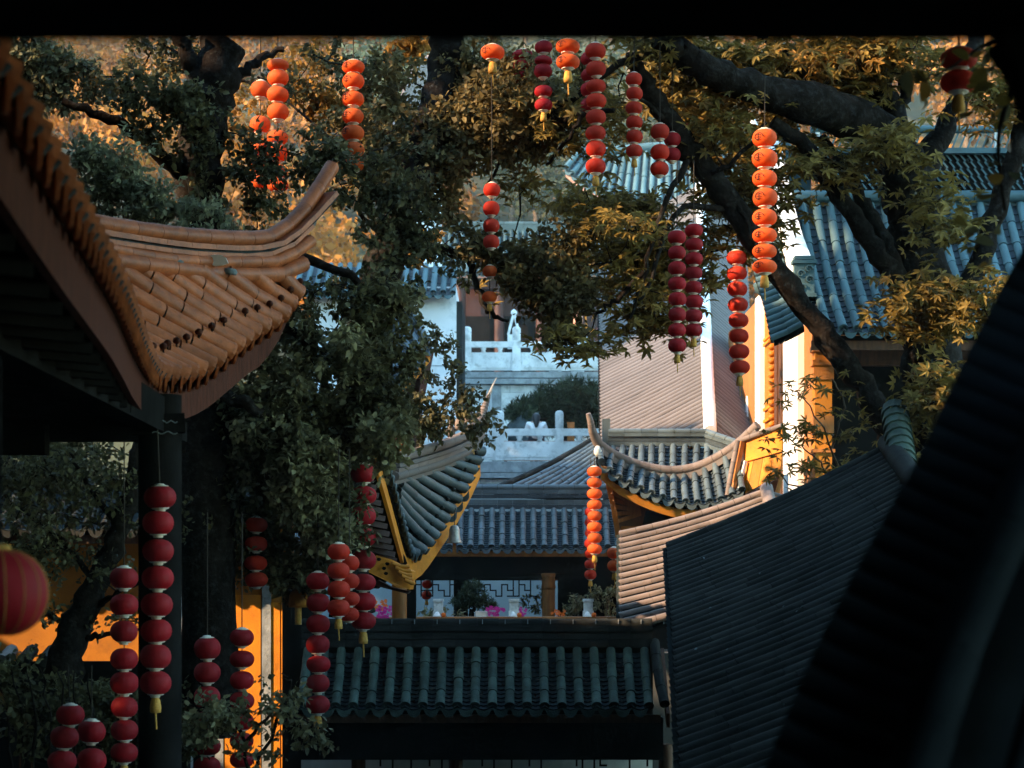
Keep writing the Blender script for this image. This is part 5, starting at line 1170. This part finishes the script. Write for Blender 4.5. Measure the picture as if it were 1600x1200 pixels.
crown_r = [(1320, 130, 28.6, 60, 50, .6, 26), (1560, 130, 28, 50, 70, .6, 30), (1180, 120, 28.6, 60, 50, .6, 26), (1060, 90, 28.6, 70, 30, .6, 26), (955, 335, 30, 85, 50, .7, 64), (1020, 420, 29, 85, 75, .8, 96), (1000, 505, 29, 60, 22, .5, 38), (1085, 150, 29, 75, 55, .8, 58), (1250, 100, 29, 110, 40, .8, 74), (1130, 255, 29, 55, 60, .6, 38), (1150, 350, 28.5, 40, 50, .6, 19),
 (1400, 90, 28.5, 100, 40, .8, 42), (1450, 480, 27.6, 55, 45, .5, 42), (1480, 640, 27, 55, 70, .6, 45), (1470, 330, 27.5, 40, 70, .5, 22), (1300, 260, 28, 70, 40, .6, 16), (1390, 240, 27.6, 50, 60, .5, 13), (1540, 470, 27, 40, 60, .5, 26), (1230, 200, 28.5, 60, 40, .6, 19), (1180, 320, 28.5, 40, 80, .6, 19), (930, 150, 30, 60, 60, .7, 38), (880, 540, 29.5, 70, 22, .5, 42), (830, 500, 30, 50, 35, .5, 32), (1400, 760, 26.6, 50, 30, .4, 10)]
C = palm_crown(t, crown_r, 12, .185, M['leaf_olive'], rng)
# --- second leaning stem with the sunlit edge
st = thing('leaning_tree', 'slimmer dark stem leaning left with a sunlit edge, crossing before the great hall', 'tree', P(1400, 1000, 28.4))
s2 = limb(st, [(1405, 1000, 28.4), (1392, 700, 28.4), (1352, 610, 28.3), (1290, 525, 28.2), (1215, 425, 28), (1150, 330, 27.8), (1095, 255, 27.6), (1052, 200, 27.4), (1015, 140, 27.2), (985, 85, 27)], [.21, .20, .18, .17, .165, .17, .175, .16, .13, .10], M['bark'], 'trunk', 56, 12)
for br in ([(1052, 200, 27.4), (1015, 165, 27), (985, 145, 26.8)], [(1100, 262, 27.6), (1130, 265, 27.3), (1175, 220, 27), (1195, 195, 27)], [(1130, 300, 27.7), (1165, 340, 27.6), (1180, 400, 27.5)], [(1080, 240, 27.5), (1040, 320, 27.2), (1010, 420, 27), (985, 500, 27)], [(1010, 420, 27), (960, 470, 27), (930, 490, 27)], [(1150, 330, 27.8), (1060, 330, 27.4), (1020, 430, 27.2), (1000, 470, 27)], [(985, 85, 27), (930, 130, 27), (880, 165, 27.2), (800, 230, 27.6), (760, 290, 28)], [(930, 130, 27), (900, 200, 27), (850, 260, 27.4)], [(1040, 60, 27), (1010, 90, 27), (985, 85, 27)]):
    s2 += limb(st, br, [.05, .02], M['bark'], n=14, seg=7)
C2 = palm_crown(st, [(900, 545, 26.8, 70, 20, .4, 16), (840, 530, 26.9, 40, 20, .4, 8), (935, 235, 27, 55, 35, .4, 14), (1000, 350, 27, 60, 40, .4, 16), (960, 350, 27.5, 80, 60, .6, 20), (1010, 470, 27.2, 60, 40, .5, 20), (880, 200, 27.6, 90, 60, .6, 26), (800, 290, 28, 50, 50, .5, 10), (850, 430, 28, 80, 60, .6, 26), (870, 545, 28.5, 60, 20, .4, 16), (1000, 80, 27, 60, 30, .5, 14), (1110, 200, 27.4, 50, 60, .5, 16)], 12, .17, M['leaf_olive'], rng)
twigs(t, sk + s2, C, M['bark'], 2.0, .013); twigs(st, s2, C2, M['bark'], 2.0, .012)
# thin leafy sprays in front of the orange pier
sp = thing('young_maple', 'thin twigs with small leaves crossing the orange pier and dark doorway', 'sapling', P(1330, 900, 27.8))
s3 = []
for br in ([(1335, 900, 28), (1325, 800, 28), (1300, 700, 27.9), (1270, 640, 27.8), (1245, 615, 27.8)], [(1318, 770, 28), (1280, 720, 27.8), (1240, 690, 27.8)], [(1322, 800, 28), (1275, 760, 27.8), (1240, 760, 27.8), (1215, 735, 27.8)], [(1300, 700, 28), (1320, 640, 27.8), (1300, 590, 27.8)]): s3 += limb(sp, br, [.02, .008], M['bark_pale'], n=14, seg=6)
palm_crown(sp, [(1252, 612, 27.8, 28, 10, .2, 8), (1255, 680, 27.8, 40, 14, .2, 9), (1285, 740, 27.7, 50, 22, .25, 12), (1300, 600, 27.7, 20, 20, .2, 5), (1235, 745, 27.8, 22, 16, .2, 4), (1330, 650, 27.6, 40, 50, .3, 8)], 6, .15, M['leaf_olive'], rng, asp=.13, carve=False)
# --- trees on the left
lt = thing('broadleaf_tree', 'thick black trunk and dense dark leaves rising behind the orange-tiled ridge', 'tree', P(318, 1100, 27))
s4 = limb(lt, [(330, 1150, 24.7), (322, 700, 24.7), (316, 400, 24.7), (314, 250, 24.7), (325, 160, 24.7), (352, 60, 24.7)], [.36, .34, .31, .30, .30, .28], M['bark'], 'trunk', 40, 12)
for br, r in (([(322, 170, 24.7), (300, 100, 24.5), (270, 40, 24.3)], .16), ([(330, 150, 24.7), (380, 110, 24.9), (440, 75, 25.1)], .10), ([(316, 330, 24.7), (380, 380, 24.3), (470, 400, 24.0), (560, 440, 23.7)], .12), ([(316, 300, 24.7), (250, 240, 24.3), (180, 190, 24.1), (100, 160, 23.9)], .12), ([(320, 600, 24.7), (400, 640, 23.9), (480, 690, 25.6)], .10), ([(320, 500, 24.7), (420, 500, 23.9), (520, 560, 25.6)], .10)): s4 += limb(lt, br, [r, r * .4], M['bark'], n=18, seg=8)
bl = [(470, 150, 28.2, 80, 80, .5, 70), (540, 110, 28.2, 60, 50, .5, 50), (430, 240, 27, 60, 60, .5, 50), (60, 110, 28.2, 60, 60, .6, 120), (420, 180, 27.5, 60, 70, .5, 24), (500, 250, 25, 50, 60, .6, 40), (380, 250, 24.8, 60, 50, .5, 60), (470, 80, 28, 60, 20, .5, 16), (640, 250, 27, 60, 70, .7, 40), (660, 420, 26, 60, 70, .7, 60), (130, 110, 28.2, 130, 60, .6, 300), (260, 90, 28.2, 90, 45, .5, 150), (390, 90, 28.2, 70, 35, .5, 60), (240, 180, 24.3, 110, 60, .6, 230), (110, 190, 24.3, 60, 90, .6, 170), (330, 270, 24.5, 80, 70, .6, 70), (400, 310, 24.6, 50, 60, .5, 50),
      (470, 330, 26, 90, 90, .8, 90), (590, 300, 26, 90, 100, .9, 130), (570, 420, 26, 110, 90, .9, 170), (500, 520, 25, 110, 90, .9, 200), (570, 620, 25, 85, 110, .8, 190), (440, 680, 25, 110, 120, .9, 250), (380, 800, 25.2, 95, 90, .9, 180), (520, 790, 25, 65, 90, .7, 130), (450, 880, 25.4, 80, 45, .6, 80), (320, 700, 25.6, 60, 120, .7, 90), (300, 860, 26, 40, 80, .6, 30), (620, 540, 25.6, 50, 80, .6, 50)]
C4 = oval_crown(lt, bl, 42, .20, .088, M['leaf_dark'], rng, carve=True)
bl2 = [(520, 560, 24.3, 70, 60, .35, 60), (430, 640, 24.1, 60, 70, .35, 60), (480, 740, 24.1, 60, 70, .35, 70), (510, 830, 24.2, 50, 40, .3, 40), (400, 560, 24.2, 60, 40, .3, 30), (590, 470, 25, 70, 50, .35, 40), (600, 680, 24.2, 40, 50, .3, 24)]
oval_crown(lt, bl2, 46, .19, .092, M['leaf_mid'], rng, carve=True)
twigs(lt, s4, C4, M['bark'], 2.2, .013, .8, rng)
ct = thing('broadleaf_tree', 'leaning dark trunk with a wide brownish-green crown hiding the middle of the hillside', 'tree', P(640, 900, 28.8))
s5 = limb(ct, [(545, 960, 25.8), (550, 700, 25.8), (590, 450, 26.2), (655, 250, 27.2), (690, 120, 28.0), (702, 40, 27.8)], [.30, .28, .26, .25, .24, .24], M['bark'], 'trunk', 36, 12)
for br, r in (([(672, 220, 28.4), (610, 240, 27.8), (550, 250, 27.4)], .08), ([(680, 190, 28.3), (760, 230, 27.8), (850, 190, 27.4), (960, 170, 26.8)], .10), ([(615, 380, 26.4), (730, 400, 28.0), (820, 440, 27.4)], .10), ([(595, 430, 26.2), (600, 380, 27.8), (560, 330, 26.8)], .08), ([(730, 400, 28.0), (760, 480, 27.4), (790, 500, 27.2)], .06)): s5 += limb(ct, br, [r, r * .35], M['bark'], n=18, seg=8)
C5 = oval_crown(ct, [(590, 140, 28.3, 70, 60, .8, 110), (570, 220, 27.8, 90, 50, .9, 140), (680, 230, 27.8, 90, 60, .9, 260), (800, 180, 27.6, 90, 70, .8, 230), (870, 120, 27.6, 90, 50, .8, 120), (670, 330, 27.8, 60, 55, .8, 110), (870, 390, 27.4, 60, 35, .6, 60), (760, 430, 27.6, 95, 55, .8, 240), (860, 470, 27.4, 75, 42, .6, 130), (720, 140, 28.2, 50, 60, .6, 80), (730, 520, 26.8, 40, 30, .5, 24), (640, 450, 27.8, 60, 60, .7, 60), (760, 110, 28.2, 90, 40, .6, 70), (730, 370, 27.5, 60, 25, .6, 50), (745, 490, 27, 50, 30, .4, 50), (850, 520, 27, 60, 22, .4, 40), (700, 440, 27, 40, 50, .4, 40)], 38, .21, .094, M['leaf_brown'], rng)
twigs(ct, s5, C5, M['bark'], 2.4, .014, .6, rng)
oval_crown(ct, [(700, 640, 31.2, 60, 50, .3, 34), (745, 660, 31.5, 30, 40, .3, 16), (690, 560, 31.5, 40, 50, .3, 14), (640, 660, 31, 40, 50, .3, 26)], 34, .18, .10, M['leaf_dark'], rng, name='hanging_leaves', carve=False)
oval_crown(ct, [(662, 385, 31, 28, 34, .3, 22), (640, 80, 31, 35, 14, .3, 16), (480, 100, 34, 60, 40, .5, 24), (560, 180, 34, 20, 40, .4, 6)], 30, .16, .13, M['leaf_gold'], rng, name='backlit_leaves', carve=False)
oval_crown(lt, [(470, 130, 28.4, 70, 60, .4, 46), (250, 120, 28.7, 120, 40, .3, 22), (540, 140, 28.4, 40, 50, .3, 16), (380, 190, 28, 50, 60, .3, 16), (80, 95, 28.6, 60, 25, .3, 10)], 26, .17, .10, M['leaf_gold'], rng, name='backlit_leaves', carve=False)
palm_crown(t, [(1350, 90, 28.2, 120, 26, .4, 14), (1150, 180, 27.6, 60, 60, .4, 8), (1560, 150, 28, 40, 60, .4, 8)], 9, .17, M['leaf_gold'], rng, name='backlit_leaves', carve=False)
# pale shrub on the ridge
ps = thing('pale_shrub', 'pale sage-green shrub with upright stems growing behind the orange ridge', 'shrub', P(250, 400, 23))
for k in range(24):
    x = R_.uniform(115, 380); top = 250 + abs(x - 170) * .32 + R_.uniform(-35, 40)
    limb(ps, [(x, 420, 23), (x + R_.uniform(-12, 12), (top + 420) / 2, 22.9), (x + R_.uniform(-16, 16), top, 22.8)], [.012, .004], M['bark_pale'], 'stem', 8, 5, .004)
oval_crown(ps, [(150, 260, 23, 45, 50, .4, 50), (190, 270, 22.9, 40, 55, .4, 46), (235, 320, 22.8, 70, 36, .4, 60), (300, 335, 22.8, 60, 32, .4, 50), (360, 355, 22.9, 40, 24, .4, 22), (140, 330, 22.8, 40, 40, .4, 30)], 30, .16, .085, M['leaf_pale'], rng, asp=.24, carve=False)
# bottom left: slanting trunk, twiggy crown against the yellow wall
bt = thing('twiggy_tree', 'dark slanting trunk with fine twigs against the yellow wall at lower left', 'tree', P(95, 1180, 24))
s6 = limb(bt, [(70, 1190, 24), (110, 1000, 24), (150, 920, 24), (185, 830, 24), (205, 760, 24), (215, 690, 24)], [.26, .22, .16, .13, .10, .07], M['bark'], 'trunk', 36, 10)
for br in ([(150, 920, 24), (100, 850, 24), (30, 790, 24)], [(185, 830, 24), (140, 760, 24), (110, 710, 24)], [(120, 980, 24), (60, 960, 23.8), (0, 985, 23.6)], [(130, 960, 24), (180, 930, 23.8), (240, 905, 23.6)], [(100, 850, 24), (60, 850, 23.9), (10, 860, 23.8)], [(205, 760, 24), (240, 720, 24), (290, 700, 24)], [(110, 1000, 24), (170, 990, 23.8), (230, 985, 23.8)]): s6 += limb(bt, br, [.05, .015], M['bark'], n=14, seg=6)
C6 = oval_crown(bt, [(90, 730, 25.5, 120, 60, .8, 200), (30, 760, 26, 60, 70, .8, 60), (90, 740, 24, 110, 60, .8, 90), (60, 830, 24, 80, 50, .7, 50), (160, 780, 24, 60, 70, .6, 46), (60, 880, 24, 60, 40, .5, 26), (150, 880, 24, 60, 40, .5, 24), (90, 950, 24, 80, 40, .5, 22), (300, 820, 24.5, 40, 90, .6, 36), (200, 960, 24, 50, 40, .5, 10)], 22, .20, .075, M['leaf_dark'], rng, carve=False)
twigs(bt, s6, C6, M['bark'], 2.5, .013)
hb_ = thing('low_bush', 'dark bush filling the lower left corner behind the lantern strings', 'bush', P(60, 1190, 21.5))
s7 = []
for k in range(8): s7 += limb(hb_, [(60 + 18 * k - 60, 1230, 21.5), (40 + 22 * k - 50, 1120, 21.4), (30 + 24 * k - 60, 1050, 21.3)], [.02, .008], M['bark'], 'stem', 8, 5)
oval_crown(hb_, [(20, 1080, 21.6, 70, 60, .5, 70), (90, 1120, 21.8, 80, 60, .5, 70), (180, 1120, 22, 80, 60, .5, 60), (260, 1150, 22, 60, 70, .5, 40)], 34, .19, .085, M['leaf_dark'], rng, carve=False)
ls = thing('leafy_sapling', 'grey-green leafy spray in front of the yellow wall and gate house corner at the bottom', 'sapling', P(400, 1200, 21.5))
for br in ([(390, 1230, 21.5), (380, 1150, 21.5), (340, 1100, 21.5), (300, 1110, 21.4)], [(385, 1160, 21.5), (430, 1110, 21.5), (480, 1130, 21.4)], [(400, 1200, 21.5), (450, 1080, 21.5), (440, 1050, 21.4)]): limb(ls, br, [.025, .008], M['bark'], 'stem', 12, 6)
oval_crown(ls, [(340, 1120, 21.4, 60, 30, .4, 36), (310, 1140, 21.4, 30, 20, .3, 12), (440, 1110, 21.4, 50, 50, .4, 40), (490, 1130, 21.4, 35, 35, .3, 22), (420, 1160, 21.4, 60, 25, .3, 14)], 26, .16, .085, M['leaf_mid'], rng, carve=False)
# pine behind the balustrade and the small potted pine in the hall
def pine(label, px, py, Y, blobs, n, L, name='pine_tree', m=M['needle'], z_base=None, r=.15):
    t = thing(name, label, 'pine', P(px, py, Y)); s = limb(t, [(px, py, Y), (px + 6, (py + blobs[0][1]) / 2, Y), (blobs[0][0], blobs[0][1], Y)], [r, r * .5], M['bark'], 'trunk', 12, 8)
    for b_ in blobs[1:]: limb(t, [(px + 3, (py + blobs[0][1]) / 2, Y), (b_[0], b_[1], b_[2])], [r * .5, r * .25], M['bark'], 'branch', 8, 6)
    C, D = blob_points(blobs, rng); k_ = n
    base = np.repeat(C, k_, 0); d = unit(rng.normal(size=base.shape) + np.array([0, 0, .35])); LL = rng.uniform(.6, 1.2, len(base)) * L
    leaves('crown', base, d, unit(rng.normal(size=base.shape)), LL, LL * .07, m, t, fold=.1); return t
pine('broad dark green pine behind the stone balustrade above the seated person', 880, 700, 61, [(890, 625, 61, 60, 32, .8, 260), (850, 640, 61, 50, 26, .7, 150), (925, 650, 61, 40, 36, .7, 160), (810, 648, 60, 24, 14, .4, 60), (880, 660, 61, 60, 26, .7, 140)], 26, .26)
pine('black silhouetted potted pine inside the open central hall', 735, 966, 38.6, [(738, 930, 38.6, 26, 14, .3, 70), (722, 942, 38.6, 22, 9, .3, 40), (758, 944, 38.6, 20, 9, .3, 40), (740, 915, 38.6, 16, 8, .2, 30)], 22, .11, 'potted_pine', r=.06)
gb = thing('hedge', 'dry olive shrubs along the parapet right of the brown column', 'shrub', P(940, 966, 38.4))
oval_crown(gb, [(900, 945, 38.4, 26, 16, .3, 16), (950, 935, 38.6, 34, 24, .3, 30), (835, 940, 40.4, 20, 26, .3, 16), (690, 958, 37.2, 40, 8, .2, 14)], 22, .13, .08, M['leaf_mid'], rng, carve=False)
for px in (900, 920, 945, 965): limb(gb, [(px, 985, 38.4), (px + 4, 930, 38.4)], [.012, .005], M['bark_pale'], 'stem', 6, 5)
# near blurred leaves at the right edge: each leaf its own part
nb = thing('overhanging_branch', 'out-of-focus branch with large oval leaves hanging in at the upper right edge', 'branch', P(1600, 60, 11))
limb(nb, [(1640, 20, 11), (1590, 120, 11), (1560, 220, 11), (1570, 330, 11)], [.02, .008], M['bark'], 'twig', 16, 6, .004); limb(nb, [(1600, 60, 11), (1540, 70, 11), (1480, 110, 10.8), (1420, 130, 10.8)], [.012, .005], M['bark'], 'twig', 16, 6, .004)
lv = {}
for k, m in enumerate(('leaf_mid', 'leaf_olive', 'leaf_gold')):
    mb = MB(); vs = []; fs = []
    for i in range(7):
        u = i / 6; w_ = .30 * math.sin(math.pi * min(1, u * .93 + .05)) ** .8
        for j in (-1, 0, 1): vs.append((j * w_, u, .10 * abs(j) * w_ * 3 - .18 * u * u))
    for i in range(6):
        for j in range(2): a = i * 3 + j; fs.append((a, a + 1, a + 4, a + 3))
    mb.add(vs, fs, True); lv[m] = mb.mesh('leaf', M[m])
for k in range(46):
    if k < 22: x, y = R_.uniform(1405, 1560), R_.uniform(75, 175)
    elif k < 38: x, y = R_.uniform(1540, 1610), R_.uniform(90, 320)
    else: x, y = R_.uniform(1500, 1600), R_.uniform(340, 470)
    m = R_.choice(['leaf_mid', 'leaf_mid', 'leaf_olive', 'leaf_olive', 'leaf_gold']); s_ = R_.uniform(.09, .16)
    Mx = Matrix.Translation(P(x, y, R_.uniform(10.4, 11.4))) @ Matrix.Rotation(R_.uniform(1.2, 2.6) if R_.random() < .7 else R_.uniform(0, 6.28), 4, 'Y').to_4x4() @ Matrix.Rotation(R_.uniform(-.9, .5), 4, 'X') @ Matrix.Rotation(R_.uniform(0, 6.28), 4, 'Y') @ Matrix.Scale(s_, 4)
    inst('leaf', lv[m], Mx, nb)
# --- hillside wood
tc = []
for k in range(4000):
    y = 90 + 120 * R_.random() ** 1.3; x = R_.uniform(-.32, .32) * y; z = hill_z(x, y)
    if z / y > .33: continue
    if all((x - a) ** 2 + (y - b) ** 2 > 10 for a, b, c_ in tc): tc.append((x, y, z))
    if len(tc) >= 330: break
parts_ = {0: [], 1: []}; tv = []; tm = MB()
for x, y, z in tc:
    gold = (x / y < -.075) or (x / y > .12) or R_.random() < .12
    r = R_.uniform(1.5, 2.8); h = R_.uniform(3.2, 6.5); nl = 620; v = R_.random()
    u = unit(rng.normal(size=(nl, 3))); lump = 1 + .22 * np.sin(u[:, :1] * 5 + k) * np.sin(u[:, 2:3] * 6 + x)
    b = np.array([x, y, z + h]) + u * np.array([r, r, r * R_.uniform(.8, 1.25)]) * lump * (rng.random((nl, 1)) ** .3)
    parts_[0 if gold else 1].append((b, u, np.clip(v * .75 + rng.random(nl) * .25, 0, 1)))
    tm.tube([(x, y, z - .5), (x + R_.uniform(-.4, .4), y, z + h * .6), (x + R_.uniform(-.6, .6), y, z + h)], [.22, .15, .06], 6)
o = tm.build('hillside_trunks', M['bark_pale'], None, kind='stuff'); tag(o, 'slim trunks of the wood on the hillside behind the roofs', 'trunks')
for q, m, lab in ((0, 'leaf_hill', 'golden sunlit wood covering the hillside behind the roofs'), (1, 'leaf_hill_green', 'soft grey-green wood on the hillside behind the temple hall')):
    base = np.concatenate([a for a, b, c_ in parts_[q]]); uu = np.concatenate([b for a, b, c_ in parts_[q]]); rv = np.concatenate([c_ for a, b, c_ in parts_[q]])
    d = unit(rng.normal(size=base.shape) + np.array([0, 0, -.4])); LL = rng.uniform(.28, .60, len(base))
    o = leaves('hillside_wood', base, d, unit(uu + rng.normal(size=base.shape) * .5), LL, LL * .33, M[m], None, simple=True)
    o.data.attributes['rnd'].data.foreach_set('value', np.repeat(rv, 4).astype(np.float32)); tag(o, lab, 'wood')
# --- unseen hall added behind the camera to block sky light from the front
t = thing('sky_blocker_hall', 'unseen dark hall added behind the viewpoint to block sky light', 'hall', (0, -9, -5.3))
MB().box((-22, -16, -5.3), (22, -6.5, 7)).build('wall', M['wood_dark'], t)
MB().prism([(-23, -5.5, 7), (-23, -17, 7), (-23, -11, 10)], (46, 0, 0)).build('roof', M['tile_dark'], t)
# --- unseen grove added on the left to shade the courtyards, pierced by sun openings
n = 8500
C = np.stack([rng.uniform(-26, -15, n), rng.uniform(-10, 66, n), rng.uniform(-4, 24, n)], 1)
base = np.repeat(C, 16, 0) + rng.normal(size=(n * 16, 3)) * .5
k = ~blocks_sun(base, 1.0, .3) & (np.abs(base[:, 0]) > base[:, 1] * .285 + .6); base = base[k]
d = unit(rng.normal(size=base.shape)); LL = rng.uniform(.5, .9, len(base))
o = leaves('added_shade_grove', base, d, unit(rng.normal(size=base.shape)), LL, LL * .4, M['leaf_dark'], None, simple=True); tag(o, 'unseen dense grove added at left to shade the courtyards', 'grove')
n = 5200                                              # unseen leaf layer added overhead to keep sky light off the courtyards
C = np.stack([rng.uniform(-11, 9, n), rng.uniform(4.5, 33, n), rng.uniform(0, 1, n)], 1); kk = (C[:, 1] < 19) | (rng.random(n) < .22) | ((C[:, 0] < -3) & (C[:, 1] < 22)); C = C[kk]; C[:, 2] = C[:, 1] * .31 + .8 + C[:, 2] * 2.2
base = np.repeat(C, 22, 0) + rng.normal(size=(len(C) * 22, 3)) * .45; k = ~blocks_sun(base, 1.0, .2) & (base[:, 2] > base[:, 1] * .305 + .2); base = base[k]
d = unit(rng.normal(size=base.shape)); LL = rng.uniform(.22, .4, len(base))
o = leaves('added_shade_canopy', base, d, unit(rng.normal(size=base.shape) * .7 + np.array([0, 0, .6])), LL, LL * .4, M['leaf_dark'], None, simple=True); tag(o, 'unseen leaf canopy added over the courtyards to block sky light', 'canopy')
# --- thin air over the valley
hz = MB().box((-160, -18, -6.4), (160, 300, 175)).build('haze', bpy.data.materials.new('thin_air'), None, kind='stuff')
hm = hz.data.materials[0]; hm.use_nodes = True; hn = hm.node_tree; hn.nodes.remove(hn.nodes['Principled BSDF'])
pvn = hn.nodes.new('ShaderNodeVolumePrincipled'); pvn.inputs['Color'].default_value = (.75, .9, .9, 1); pvn.inputs['Density'].default_value = HAZE
hn.links.new(pvn.outputs[0], hn.nodes['Material Output'].inputs['Volume']); tag(hz, 'thin pale air over the valley', 'haze')
print('objects', len(bpy.data.objects), 'tris', sum(len(o.data.loops) - 2 * len(o.data.polygons) for o in bpy.data.objects if o.type == 'MESH'))
